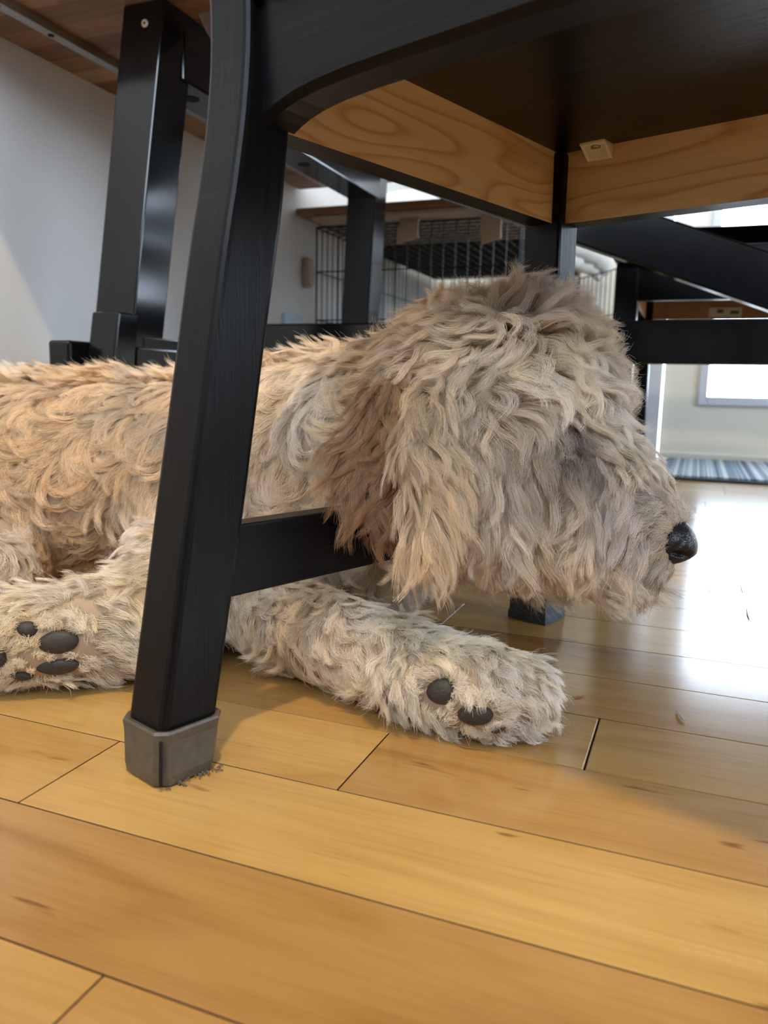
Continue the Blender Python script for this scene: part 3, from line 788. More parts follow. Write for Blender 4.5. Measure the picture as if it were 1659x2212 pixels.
# groom: position, flow direction, length, lift, curl radius, turns, colour
GROOM = [
    ((-0.6607, 0.6105, 0.2217), (-0.9024, -0.3857, -0.1923), 0.030, 0.55, 0.0050, 1.20, (0.900, 0.750, 0.570)),
    ((-0.5731, 0.6451, 0.2237), (-0.9196, -0.3779, -0.1072), 0.030, 0.60, 0.0050, 1.20, (0.840, 0.640, 0.420)),
    ((-0.4948, 0.6542, 0.2253), (-0.9024, -0.3857, -0.1923), 0.030, 0.55, 0.0050, 1.20, (0.900, 0.750, 0.570)),
    ((-0.6334, 0.5832, 0.1906), (-0.7270, -0.4771, -0.4937), 0.036, 0.35, 0.0060, 1.30, (0.840, 0.640, 0.420)),
    ((-0.5421, 0.6085, 0.1930), (-0.7270, -0.4771, -0.4937), 0.036, 0.35, 0.0060, 1.30, (0.840, 0.640, 0.420)),
    ((-0.4671, 0.6164, 0.1953), (-0.6235, -0.4604, -0.6319), 0.036, 0.35, 0.0060, 1.30, (0.840, 0.640, 0.420)),
    ((-0.6136, 0.5619, 0.1481), (-0.5000, -0.4324, -0.7504), 0.036, 0.35, 0.0065, 1.50, (0.720, 0.530, 0.330)),
    ((-0.5447, 0.5784, 0.1505), (-0.3602, -0.3941, -0.8456), 0.036, 0.35, 0.0065, 1.50, (0.840, 0.640, 0.420)),
    ((-0.4590, 0.5908, 0.1542), (-0.2083, -0.3466, -0.9146), 0.036, 0.35, 0.0065, 1.50, (0.840, 0.640, 0.420)),
    ((-0.5939, 0.5516, 0.1063), (-0.3602, -0.3941, -0.8456), 0.034, 0.35, 0.0065, 1.70, (0.840, 0.640, 0.420)),
    ((-0.5213, 0.5682, 0.1009), (-0.2083, -0.3466, -0.9146), 0.034, 0.35, 0.0065, 1.70, (0.840, 0.640, 0.420)),
    ((-0.4554, 0.5843, 0.1082), (-0.0490, -0.2913, -0.9554), 0.034, 0.35, 0.0065, 1.70, (0.900, 0.750, 0.570)),
    ((-0.5491, 0.5597, 0.0514), (0.1128, -0.2300, -0.9666), 0.030, 0.35, 0.0060, 1.60, (0.720, 0.530, 0.330)),
    ((-0.5090, 0.5635, 0.0460), (0.2723, -0.1644, -0.9481), 0.030, 0.35, 0.0060, 1.50, (0.720, 0.530, 0.330)),
    ((-0.5433, 0.5024, 0.0846), (-0.0490, -0.2913, -0.9554), 0.030, 0.40, 0.0060, 1.60, (0.930, 0.840, 0.720)),
    ((-0.5603, 0.4923, 0.0644), (0.1128, -0.2300, -0.9666), 0.030, 0.40, 0.0060, 1.60, (0.930, 0.840, 0.720)),
    ((-0.3593, 0.6445, 0.2403), (-0.9292, -0.3374, 0.1506), 0.028, 0.60, 0.0050, 1.20, (0.900, 0.750, 0.570)),
    ((-0.2921, 0.6397, 0.2490), (-0.9003, -0.2974, 0.3177), 0.030, 0.60, 0.0050, 1.20, (0.900, 0.750, 0.570)),
    ((-0.3342, 0.6161, 0.2079), (-0.8074, -0.4821, -0.3401), 0.032, 0.35, 0.0060, 1.40, (0.900, 0.750, 0.570)),
    ((-0.3337, 0.5987, 0.1685), (-0.5000, -0.4324, -0.7504), 0.032, 0.35, 0.0065, 1.70, (0.900, 0.750, 0.570)),
    ((-0.2902, 0.5997, 0.2017), (-0.7270, -0.4771, -0.4937), 0.034, 0.35, 0.0060, 1.30, (0.930, 0.840, 0.720)),
    ((-0.2872, 0.5943, 0.1634), (-0.2083, -0.3466, -0.9146), 0.034, 0.35, 0.0065, 1.50, (0.900, 0.750, 0.570)),
    ((-0.3232, 0.5961, 0.1292), (-0.2083, -0.3466, -0.9146), 0.032, 0.35, 0.0065, 1.80, (0.900, 0.750, 0.570)),
    ((-0.2640, 0.6001, 0.1447), (0.2723, -0.1644, -0.9481), 0.034, 0.35, 0.0060, 1.30, (0.900, 0.750, 0.570)),
    ((-0.2333, 0.6221, 0.0758), (0.5922, -0.1185, -0.7970), 0.030, 0.45, 0.0050, 1.20, (0.930, 0.840, 0.720)),
    ((-0.2739, 0.6152, 0.0647), (0.3036, -0.2522, -0.9188), 0.030, 0.40, 0.0050, 1.20, (0.930, 0.840, 0.720)),
    ((-0.1979, 0.6157, 0.0848), (0.7148, -0.0535, -0.6973), 0.030, 0.45, 0.0050, 1.20, (0.930, 0.840, 0.720)),
    ((-0.2071, 0.5906, 0.2761), (-0.6571, -0.1294, 0.7426), 0.030, 0.55, 0.0055, 1.00, (0.720, 0.530, 0.330)),
    ((-0.1851, 0.5906, 0.2897), (-0.3908, 0.0052, 0.9205), 0.034, 0.70, 0.0055, 1.00, (0.840, 0.640, 0.420)),
    ((-0.1561, 0.6033, 0.2973), (-0.0774, 0.1391, 0.9872), 0.034, 0.80, 0.0055, 1.00, (0.900, 0.750, 0.570)),
    ((-0.1212, 0.6060, 0.2969), (0.1659, 0.2294, 0.9591), 0.034, 0.80, 0.0055, 1.00, (0.930, 0.840, 0.720)),
    ((-0.0861, 0.6058, 0.2796), (0.6028, 0.3580, 0.7131), 0.032, 0.75, 0.0055, 1.00, (0.930, 0.840, 0.720)),
    ((-0.0649, 0.6053, 0.2596), (0.7666, 0.3875, 0.5120), 0.030, 0.75, 0.0055, 1.00, (0.930, 0.840, 0.720)),
    ((-0.0560, 0.5987, 0.2330), (0.9024, 0.3857, 0.1923), 0.028, 0.70, 0.0050, 1.00, (0.930, 0.840, 0.720)),
    ((-0.2288, 0.5990, 0.2480), (-0.9024, -0.3857, -0.1923), 0.034, 0.50, 0.0055, 1.20, (0.720, 0.530, 0.330)),
    ((-0.1857, 0.5515, 0.2532), (-0.8123, -0.4720, 0.3425), 0.038, 0.45, 0.0060, 1.10, (0.720, 0.530, 0.330)),
    ((-0.1558, 0.5430, 0.2625), (-0.4063, -0.3247, 0.8541), 0.042, 0.50, 0.0065, 1.10, (0.900, 0.750, 0.570)),
    ((-0.1223, 0.5398, 0.2622), (0.0544, -0.5280, -0.8475), 0.046, 0.45, 0.0065, 1.00, (0.900, 0.750, 0.570)),
    ((-0.0915, 0.5449, 0.2533), (0.6275, -0.2830, -0.7254), 0.044, 0.45, 0.0065, 1.00, (0.930, 0.840, 0.720)),
    ((-0.0704, 0.5555, 0.2354), (0.8411, -0.1635, -0.5155), 0.040, 0.50, 0.0060, 1.00, (0.930, 0.840, 0.720)),
    ((-0.1422, 0.5217, 0.2336), (0.0217, -0.4566, -0.8894), 0.048, 0.35, 0.0065, 1.00, (0.900, 0.750, 0.570)),
    ((-0.1174, 0.5249, 0.2280), (0.0996, -0.4277, -0.8984), 0.050, 0.35, 0.0065, 1.00, (0.930, 0.840, 0.720)),
    ((-0.0911, 0.5343, 0.2225), (0.3310, -0.3345, -0.8824), 0.050, 0.35, 0.0060, 0.90, (0.900, 0.750, 0.570)),
    ((-0.0696, 0.5580, 0.2166), (0.4537, -0.1854, -0.8716), 0.046, 0.35, 0.0050, 0.90, (0.930, 0.840, 0.720)),
    ((-0.1646, 0.5324, 0.2207), (-0.1700, -0.4317, -0.8858), 0.028, 0.35, 0.0060, 1.00, (0.860, 0.710, 0.550)),
    ((-0.1425, 0.5157, 0.1997), (0.0667, -0.3477, -0.9352), 0.034, 0.30, 0.0050, 1.00, (0.900, 0.750, 0.570)),
    ((-0.1148, 0.5202, 0.1945), (0.1146, -0.3293, -0.9373), 0.058, 0.18, 0.0035, 0.90, (0.900, 0.750, 0.570)),
    ((-0.1303, 0.5104, 0.1727), (0.1782, -0.3042, -0.9358), 0.052, 0.18, 0.0035, 0.90, (0.900, 0.750, 0.570)),
    ((-0.1059, 0.5137, 0.1678), (0.1146, -0.3293, -0.9373), 0.060, 0.16, 0.0035, 0.90, (0.930, 0.840, 0.720)),
    ((-0.1227, 0.5092, 0.1485), (0.2256, -0.2849, -0.9316), 0.034, 0.20, 0.0035, 0.90, (0.900, 0.750, 0.570)),
    ((-0.1418, 0.5244, 0.1220), (0.0667, -0.3477, -0.9352), 0.028, 0.30, 0.0050, 1.00, (0.900, 0.750, 0.570)),
    ((-0.0961, 0.5182, 0.1399), (0.1128, -0.2300, -0.9666), 0.046, 0.16, 0.0035, 0.80, (0.900, 0.750, 0.570)),
    ((-0.1059, 0.5261, 0.1137), (0.2723, -0.1644, -0.9481), 0.014, 0.30, 0.0040, 0.90, (0.900, 0.750, 0.570)),
    ((-0.1542, 0.5278, 0.2019), (0.0667, -0.3477, -0.9352), 0.018, 0.15, 0.0020, 0.80, (0.400, 0.215, 0.095)),  # darker tan in three rows paints the shade between ear and cheek
    ((-0.1501, 0.5251, 0.1766), (0.0667, -0.3477, -0.9352), 0.016, 0.15, 0.0020, 0.80, (0.400, 0.215, 0.095)),
    ((-0.1457, 0.5225, 0.1514), (0.0667, -0.3477, -0.9352), 0.018, 0.15, 0.0020, 0.80, (0.400, 0.215, 0.095)),
    ((-0.0898, 0.5355, 0.1948), (0.2723, -0.1644, -0.9481), 0.022, 0.20, 0.0030, 0.80, (0.240, 0.140, 0.085)),
    ((-0.0818, 0.5370, 0.1857), (0.0774, -0.1391, -0.9872), 0.014, 0.12, 0.0020, 0.70, (0.070, 0.040, 0.030)),
    ((-0.0755, 0.5385, 0.1797), (0.0774, -0.1391, -0.9872), 0.016, 0.12, 0.0020, 0.70, (0.070, 0.040, 0.030)),
    ((-0.1029, 0.5241, 0.1902), (0.0774, -0.1391, -0.9872), 0.024, 0.12, 0.0030, 0.70, (0.070, 0.040, 0.030)),
    ((-0.0756, 0.5456, 0.1901), (0.2723, -0.1644, -0.9481), 0.018, 0.20, 0.0030, 0.70, (0.240, 0.140, 0.085)),
    ((-0.0754, 0.5382, 0.1781), (-0.0039, -0.1706, -0.9853), 0.022, 0.15, 0.0030, 0.70, (0.240, 0.140, 0.085)),
    ((-0.1029, 0.5241, 0.1902), (0.1582, -0.1066, -0.9816), 0.030, 0.15, 0.0040, 0.80, (0.240, 0.140, 0.085)),
    ((-0.0869, 0.5268, 0.1692), (-0.0490, -0.2913, -0.9554), 0.036, 0.20, 0.0040, 0.80, (0.860, 0.710, 0.550)),
    ((-0.0748, 0.5302, 0.1618), (-0.1769, -0.3361, -0.9251), 0.056, 0.15, 0.0035, 0.80, (0.860, 0.710, 0.550)),
    ((-0.0548, 0.5424, 0.1555), (-0.3306, -0.3853, -0.8616), 0.050, 0.16, 0.0035, 0.80, (0.860, 0.710, 0.550)),
    ((-0.0700, 0.5279, 0.1375), (-0.1769, -0.3361, -0.9251), 0.050, 0.15, 0.0030, 0.80, (0.900, 0.750, 0.570)),
    ((-0.0480, 0.5472, 0.1363), (-0.4732, -0.4255, -0.7714), 0.042, 0.18, 0.0030, 0.80, (0.860, 0.710, 0.550)),
    ((-0.0735, 0.5392, 0.1160), (0.3497, -0.1307, -0.9277), 0.026, 0.30, 0.0040, 0.90, (0.900, 0.750, 0.570)),
    ((-0.0499, 0.5527, 0.1092), (0.6896, 0.0373, -0.7233), 0.036, 0.35, 0.0040, 0.80, (0.860, 0.710, 0.550)),
    ((-0.0588, 0.5622, 0.1851), (0.5652, -0.0288, -0.8245), 0.034, 0.40, 0.0050, 1.00, (0.930, 0.840, 0.720)),
    ((-0.0399, 0.5675, 0.1728), (0.7941, 0.0993, -0.5996), 0.030, 0.40, 0.0040, 0.90, (0.930, 0.840, 0.720)),
    ((-0.0267, 0.5700, 0.1573), (-0.7664, -0.3114, 0.5619), 0.016, 0.40, 0.0020, 0.70, (0.930, 0.840, 0.720)),
    ((-0.0170, 0.5770, 0.1440), (-0.7123, -0.1612, 0.6831), 0.009, 0.30, 0.0006, 0.40, (0.860, 0.710, 0.550)),
    ((-0.0317, 0.5611, 0.1484), (-0.8780, -0.4085, 0.2496), 0.016, 0.30, 0.0020, 0.70, (0.860, 0.710, 0.550)),
    ((-0.0251, 0.5610, 0.1328), (-0.9331, -0.3536, 0.0649), 0.010, 0.25, 0.0010, 0.50, (0.055, 0.045, 0.042)),
    ((-0.0140, 0.5680, 0.1163), (-0.8782, -0.3906, -0.2760), 0.009, 0.25, 0.0010, 0.50, (0.055, 0.045, 0.042)),
    ((-0.0200, 0.5692, 0.1056), (0.5320, 0.0631, -0.8444), 0.024, 0.30, 0.0020, 0.60, (0.900, 0.750, 0.570)),
    ((-0.0326, 0.5609, 0.1175), (-0.7666, -0.3875, -0.5120), 0.022, 0.25, 0.0020, 0.50, (0.860, 0.710, 0.550)),
    ((-0.0320, 0.5645, 0.1053), (0.9003, 0.2974, -0.3177), 0.030, 0.40, 0.0030, 0.70, (0.930, 0.840, 0.720)),
    ((-0.0528, 0.5598, 0.0940), (0.7621, 0.1918, -0.6183), 0.036, 0.45, 0.0030, 0.70, (0.930, 0.840, 0.720)),
    ((-0.0770, 0.5538, 0.0825), (0.5320, 0.0631, -0.8444), 0.034, 0.45, 0.0030, 0.70, (0.930, 0.840, 0.720)),
    ((-0.3129, 0.5312, 0.0445), (0.2723, -0.1644, -0.9481), 0.026, 0.40, 0.0055, 1.70, (0.930, 0.840, 0.720)),
    ((-0.2908, 0.5523, 0.0534), (0.5652, -0.0288, -0.8245), 0.028, 0.40, 0.0055, 1.40, (0.900, 0.750, 0.570)),
    ((-0.2699, 0.5128, 0.0295), (0.1464, -0.3168, -0.9371), 0.026, 0.40, 0.0055, 1.80, (0.900, 0.750, 0.570)),
    ((-0.2407, 0.5506, 0.0562), (0.6896, 0.0373, -0.7233), 0.026, 0.40, 0.0050, 1.30, (0.930, 0.840, 0.720)),
    ((-0.2266, 0.5029, 0.0318), (0.0667, -0.3477, -0.9352), 0.028, 0.35, 0.0055, 1.60, (0.900, 0.750, 0.570)),
    ((-0.1992, 0.5339, 0.0549), (0.6896, 0.0373, -0.7233), 0.026, 0.40, 0.0045, 1.20, (0.930, 0.840, 0.720)),
    ((-0.1907, 0.4949, 0.0295), (0.0667, -0.3477, -0.9352), 0.028, 0.35, 0.0055, 1.40, (0.930, 0.850, 0.700)),
    ((-0.1695, 0.4851, 0.0196), (0.3036, -0.2522, -0.9188), 0.024, 0.35, 0.0040, 1.00, (0.930, 0.850, 0.700)),
    ((-0.1597, 0.5253, 0.0416), (0.7941, 0.0993, -0.5996), 0.020, 0.40, 0.0030, 0.90, (0.930, 0.840, 0.720)),
    ((-0.1263, 0.5282, 0.0456), (0.7941, 0.0993, -0.5996), 0.018, 0.45, 0.0030, 0.80, (0.930, 0.840, 0.720)),
    ((-0.1296, 0.4815, 0.0341), (0.7690, -0.0223, -0.6389), 0.018, 0.35, 0.0025, 0.80, (0.930, 0.850, 0.700)),
    ((-0.1014, 0.4931, 0.0378), (0.8178, 0.0077, -0.5754), 0.018, 0.40, 0.0030, 0.80, (0.930, 0.840, 0.720)),
    ((-0.0864, 0.4975, 0.0290), (0.9316, 0.2044, -0.3005), 0.016, 0.45, 0.0015, 0.60, (0.930, 0.840, 0.720)),
    ((-0.0806, 0.4865, 0.0152), (0.6896, 0.0373, -0.7233), 0.015, 0.45, 0.0015, 0.60, (0.930, 0.840, 0.720)),
    ((-0.1198, 0.4604, 0.0155), (-0.2083, -0.3466, -0.9146), 0.015, 0.30, 0.0010, 0.50, (0.930, 0.850, 0.700)),
    ((-0.4355, 0.5206, 0.0717), (-0.2083, -0.3466, -0.9146), 0.026, 0.50, 0.0040, 1.00, (0.930, 0.840, 0.720)),
    ((-0.4020, 0.4948, 0.0351), (-0.0490, -0.2913, -0.9554), 0.022, 0.40, 0.0030, 0.90, (0.930, 0.850, 0.700)),
    ((-0.4199, 0.4786, 0.0449), (-0.8889, -0.4272, 0.1655), 0.022, 0.50, 0.0030, 0.90, (0.930, 0.850, 0.700)),
    ((-0.4406, 0.4618, 0.0578), (-0.6180, -0.2203, 0.7547), 0.022, 0.50, 0.0030, 0.80, (0.930, 0.840, 0.720)),
    ((-0.4740, 0.4486, 0.0571), (-0.2008, -0.0186, 0.9795), 0.020, 0.45, 0.0030, 0.80, (0.930, 0.840, 0.720)),
    ((-0.4449, 0.4231, 0.0319), (-0.8895, -0.4568, -0.0054), 0.014, 0.30, 0.0012, 0.50, (0.930, 0.850, 0.700)),
    ((-0.4175, 0.4213, 0.0224), (0.9604, 0.2442, -0.1341), 0.014, 0.30, 0.0012, 0.50, (0.930, 0.850, 0.700)),
    ((-0.3997, 0.4392, 0.0228), (0.9316, 0.2044, -0.3005), 0.022, 0.30, 0.0020, 0.60, (0.930, 0.850, 0.700)),
    ((-0.3804, 0.4462, 0.0199), (0.9495, 0.2255, -0.2182), 0.022, 0.30, 0.0020, 0.60, (0.930, 0.850, 0.700)),
    ((-0.4450, 0.4093, 0.0152), (-0.7270, -0.4771, -0.4937), 0.014, 0.30, 0.0010, 0.50, (0.930, 0.850, 0.700)),
]
EAR_BACK = [
    ((-0.1943, 0.5622, 0.2402), (0.9299, 0.3671, 0.0212), (0.3595, -0.9197, 0.1578), 0.0155),
    ((-0.1974, 0.5418, 0.2231), (0.9331, 0.3536, -0.0649), (0.3595, -0.9197, 0.1578), 0.0208),
    ((-0.1998, 0.5212, 0.2037), (0.9317, 0.3442, -0.1164), (0.3595, -0.9197, 0.1578), 0.0235),
    ((-0.2006, 0.5068, 0.1850), (0.9292, 0.3374, -0.1506), (0.3595, -0.9197, 0.1578), 0.0224),
    ((-0.1976, 0.4999, 0.1697), (0.9292, 0.3374, -0.1506), (0.3595, -0.9197, 0.1578), 0.0175),
    ((-0.1922, 0.4999, 0.1573), (0.9299, 0.3671, 0.0212), (0.3595, -0.9197, 0.1578), 0.0095),
]
EAR_FRONT = [
    ((-0.1686, 0.5276, 0.2333), (0.9299, 0.3671, 0.0212), (0.3595, -0.9197, 0.1578), 0.0083),
    ((-0.1638, 0.5013, 0.2148), (0.9299, 0.3671, 0.0212), (0.3595, -0.9197, 0.1578), 0.0111),
    ((-0.1617, 0.4855, 0.1943), (0.9299, 0.3671, 0.0212), (0.3595, -0.9197, 0.1578), 0.0120),
    ((-0.1563, 0.4787, 0.1741), (0.9299, 0.3671, 0.0212), (0.3595, -0.9197, 0.1578), 0.0119),
    ((-0.1509, 0.4755, 0.1554), (0.9299, 0.3671, 0.0212), (0.3595, -0.9197, 0.1578), 0.0112),
    ((-0.1505, 0.4736, 0.1438), (0.9299, 0.3671, 0.0212), (0.3595, -0.9197, 0.1578), 0.0071),
]
PADS = [
    ('fore', (-0.1376, 0.4559, 0.0367), (0.9024, 0.3857, 0.1923), (0.2377, -0.0733, -0.9686), (0.3595, -0.9197, 0.1578), 0.0103, 0.0082),
    ('fore', (-0.1142, 0.4539, 0.0250), (0.8935, 0.3880, 0.2260), (0.2691, -0.0598, -0.9613), (0.3595, -0.9197, 0.1578), 0.0115, 0.0069),
    ('fore', (-0.0997, 0.4612, 0.0158), (0.8101, 0.3915, 0.4364), (0.4632, 0.0291, -0.8858), (0.3595, -0.9197, 0.1578), 0.0058, 0.0026),
    ('hind', (-0.4039, 0.4094, 0.0458), (0.9196, 0.3779, 0.1072), (0.1582, -0.1066, -0.9816), (0.3595, -0.9197, 0.1578), 0.0136, 0.0081),
    ('hind', (-0.4070, 0.4106, 0.0252), (0.9299, 0.3671, 0.0212), (0.0774, -0.1391, -0.9872), (0.3595, -0.9197, 0.1578), 0.0147, 0.0065),
    ('hind', (-0.4233, 0.4014, 0.0559), (0.9292, 0.3374, -0.1506), (-0.0852, -0.2008, -0.9759), (0.3595, -0.9197, 0.1578), 0.0074, 0.0055),
    ('hind', (-0.4298, 0.4011, 0.0184), (0.9183, 0.3186, -0.2350), (-0.1659, -0.2294, -0.9591), (0.3595, -0.9197, 0.1578), 0.0079, 0.0039),
    ('hind', (-0.4365, 0.3889, 0.0354), (0.9299, 0.3671, 0.0212), (0.0774, -0.1391, -0.9872), (0.3595, -0.9197, 0.1578), 0.0045, 0.0071),
]
NOSE = ((-0.0093, 0.5794, 0.1219), (0.9299, 0.3671, 0.0212), (0.0774, -0.1391, -0.9872), (0.3595, -0.9197, 0.1578))
EYE = (-0.0802, 0.5320, 0.1877)
VIEW_AXES = ((0.9299, 0.3671, 0.0212), (0.0774, -0.1391, -0.9872), (0.3595, -0.9197, 0.1578))

# ------------------------------------------------------------------ dog: one continuous skin from the joints above
SEGS = []
for cname, ch in DOG_CHAINS.items():
    SEGS.append([(np.array(a), np.array(b), ra, rb) for (a, ra), (b, rb) in zip(ch, ch[1:])])

def seg_dist(p, a, b, ra, rb):
    ab = b - a
    t = np.clip(((p - a) @ ab) / max(ab @ ab, 1e-12), 0, 1)
    return np.linalg.norm(p - (a + t[:, None] * ab), axis=1) - (ra + t * (rb - ra))

def sdf(p):
    p = np.asarray(p, dtype=np.float64)
    d = None
    for ch in SEGS:
        dc = np.full(len(p), 1e9)
        for s in ch:
            dc = np.minimum(dc, seg_dist(p, *s))
        if d is None:
            d = dc
        else:
            k = 0.026
            h = np.clip(0.5 + 0.5 * (d - dc) / k, 0, 1)
            d = d * (1 - h) + dc * h - k * h * (1 - h)
    # the neck is pressed in where it hangs over the chair's side stretcher
    ca, sa = math.cos(math.radians(19.5)), math.sin(math.radians(19.5))
    x, y = p[:, 0] + 0.265, p[:, 1] - 0.341
    q = np.stack([np.abs(x * sa + y * ca - 0.23) - 0.23, np.abs(x * ca - y * sa + 0.0215) - 0.0105, np.abs(p[:, 2] - 0.12025) - 0.02425], 1)
    bd = np.linalg.norm(np.maximum(q, 0), axis=1) + np.minimum(q.max(1), 0)
    d = np.maximum(d, 0.0015 - bd)
    return np.maximum(d, 0.004 - p[:, 2])

def sdf_grad(p, e=0.002):
    g = np.empty_like(p)
    for i in range(3):
        o = np.zeros(3); o[i] = e
        g[:, i] = sdf(p + o) - sdf(p - o)
    return g / np.maximum(np.linalg.norm(g, axis=1, keepdims=True), 1e-9)

def surface_net(lo, hi, h):
    """naive surface nets on a regular grid"""
    ax = [np.arange(lo[i], hi[i] + h, h) for i in range(3)]
    n = [len(a) for a in ax]
    G = np.stack(np.meshgrid(*ax, indexing='ij'), -1).reshape(-1, 3)
    D = sdf(G).reshape(n)
    ins = D < 0
    c = [n[i] - 1 for i in range(3)]
    acc = np.zeros(c + [3]); cnt = np.zeros(c)
    corners = [(i, j, k) for i in (0, 1) for j in (0, 1) for k in (0, 1)]
    sl = lambda o: tuple(slice(o[i], o[i] + c[i]) for i in range(3))
    for a in corners:
        for q in range(3):
            if a[q]: continue
            b = list(a); b[q] = 1
            da, db = D[sl(a)], D[sl(b)]
            m = (da < 0) != (db < 0)
            t = np.where(m, da / np.where(m, da - db, 1), 0)
            pos = np.zeros(c + [3])
            for r in range(3): pos[..., r] = a[r]
            pos[..., q] = t
            acc += pos * m[..., None]; cnt += m
    act = cnt > 0
    idx = np.full(c, -1); idx[act] = np.arange(act.sum())
    ijk = np.argwhere(act)
    V = np.array(lo) + (ijk + acc[act] / cnt[act][:, None]) * h
    F = []
    for q in range(3):
        u, v = (q + 1) % 3, (q + 2) % 3
        s0 = [slice(None)] * 3; s1 = [slice(None)] * 3
        s0[q] = slice(0, n[q] - 1); s1[q] = slice(1, n[q])
        cross = ins[tuple(s0)] != ins[tuple(s1)]
        e = np.argwhere(cross)
        e = e[(e[:, u] > 0) & (e[:, v] > 0) & (e[:, u] < n[u] - 1) & (e[:, v] < n[v] - 1)]
        du = np.zeros(3, int); du[u] = 1
        dv = np.zeros(3, int); dv[v] = 1
        quad = np.stack([idx[tuple((e - du - dv).T)], idx[tuple((e - dv).T)], idx[tuple(e.T)], idx[tuple((e - du).T)]], 1)
        flip = ~ins[tuple(s0)][tuple(e.T)]
        quad[flip] = quad[flip][:, ::-1]
        F.append(quad)
    return V, np.concatenate(F)

RNG = np.random.default_rng(5)
DV, DF = surface_net((-0.98, 0.36, -0.006), (0.03, 0.82, 0.325), 0.005)
U, Vd, Nv = (np.array(a) for a in VIEW_AXES)           # across, down and out of the dog's visible side

def skin_mat():
    m, nt, b = mat('dog_skin')
    f = noise(nt, mapped(nt, (1, 1, 1)), 30, 3)
    L(nt, ramp(nt, f, [(0.3, (0.36, 0.26, 0.17)), (0.7, (0.46, 0.35, 0.24))]), b.inputs['Base Color'])
    b.inputs['Roughness'].default_value = 0.9
    return m
M_SKIN = skin_mat()

def fur_mat(name):
    m, nt, b = mat(name)
    at = N(nt, 'ShaderNodeAttribute', attribute_name='tint')
    hi = N(nt, 'ShaderNodeHairInfo')
    rr = ramp(nt, hi.outputs['Intercept'], [(0.0, (0.52, 0.41, 0.29)), (0.30, (0.90, 0.85, 0.77)), (0.65, (1.03, 1.01, 0.98)), (1.0, (1.14, 1.13, 1.11))])  # darker undercoat roots, deepened in colour to suggest shade between locks
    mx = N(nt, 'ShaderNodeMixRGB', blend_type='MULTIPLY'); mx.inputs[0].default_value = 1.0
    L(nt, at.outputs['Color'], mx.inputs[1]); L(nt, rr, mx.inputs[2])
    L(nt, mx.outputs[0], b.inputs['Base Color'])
    b.inputs['Roughness'].default_value = 0.32
    b.inputs['Specular IOR Level'].default_value = 0.75
    tr = N(nt, 'ShaderNodeBsdfTranslucent'); L(nt, mx.outputs[0], tr.inputs[0])
    ms = N(nt, 'ShaderNodeMixShader'); ms.inputs[0].default_value = 0.16
    L(nt, b.outputs[0], ms.inputs[1]); L(nt, tr.outputs[0], ms.inputs[2])
    L(nt, ms.outputs[0], nt.nodes['Material Output'].inputs['Surface'])
    return m
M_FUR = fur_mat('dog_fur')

def pad_mat():
    m, nt, b = mat('paw_pad_leather')
    f = noise(nt, mapped(nt, (1, 1, 1)), 900, 3)
    L(nt, ramp(nt, f, [(0.3, (0.018, 0.015, 0.013)), (0.7, (0.05, 0.042, 0.036))]), b.inputs['Base Color'])
    b.inputs['Roughness'].default_value = 0.55
    bump(nt, b, f, 0.5, 0.0006)
    return m
M_PAD = pad_mat()
def nose_mat():
    m, nt, b = mat('dog_nose')
    f = N(nt, 'ShaderNodeTexVoronoi'); f.inputs['Scale'].default_value = 900
    L(nt, mapped(nt, (1, 1, 1)), f.inputs['Vector'])
    b.inputs['Base Color'].default_value = (0.012, 0.012, 0.014, 1)
    b.inputs['Roughness'].default_value = 0.34
    bump(nt, b, f.outputs['Distance'], 0.35, 0.0008)
    return m
M_NOSE = nose_mat()
M_EYE = flat('dog_eye', (0.02, 0.011, 0.007), 0.06)

me = bpy.data.meshes.new('dog')
me.from_pydata(DV.tolist(), [], DF.tolist()); me.validate(); me.update()
for p in me.polygons: p.use_smooth = True
me.materials.append(M_SKIN)
dog = link('dog', me)
tag(dog, 'curly cream and tan dog lying on the floor with its head through the chair', 'dog')

# ---- groom field
GP = np.array([g[0] for g in GROOM]); GD = np.array([g[1] for g in GROOM])
GS = np.array([[g[2], g[3], g[4], g[5]] for g in GROOM]); GC = np.array([g[6] for g in GROOM])

def groom_at(p, sig=0.020):
    d2 = ((p[:, None, :] - GP[None]) ** 2).sum(-1)
    d2 -= d2.min(1, keepdims=True)
    w = np.exp(-d2 / (2 * sig * sig)); w /= w.sum(1, keepdims=True)
    return w @ GD, w @ GS, w @ GC

def nrm(a): return a / np.maximum(np.linalg.norm(a, axis=-1, keepdims=True), 1e-9)

def sample_mesh(V, F, count, weight=None):
    T = np.concatenate([F[:, [0, 1, 2]], F[:, [0, 2, 3]]]) if F.shape[1] == 4 else F
    a, b, c = V[T[:, 0]], V[T[:, 1]], V[T[:, 2]]
    cr = np.cross(b - a, c - a); ar = np.linalg.norm(cr, axis=1) / 2
    n = nrm(cr)
    w = ar * (weight((a + b + c) / 3, n) if weight else 1)
    i = RNG.choice(len(T), count, p=w / w.sum())
    u, v = RNG.random(count), RNG.random(count)
    s = u + v > 1; u[s], v[s] = 1 - u[s], 1 - v[s]
    return a[i] + u[:, None] * (b - a)[i] + v[:, None] * (c - a)[i], n[i]

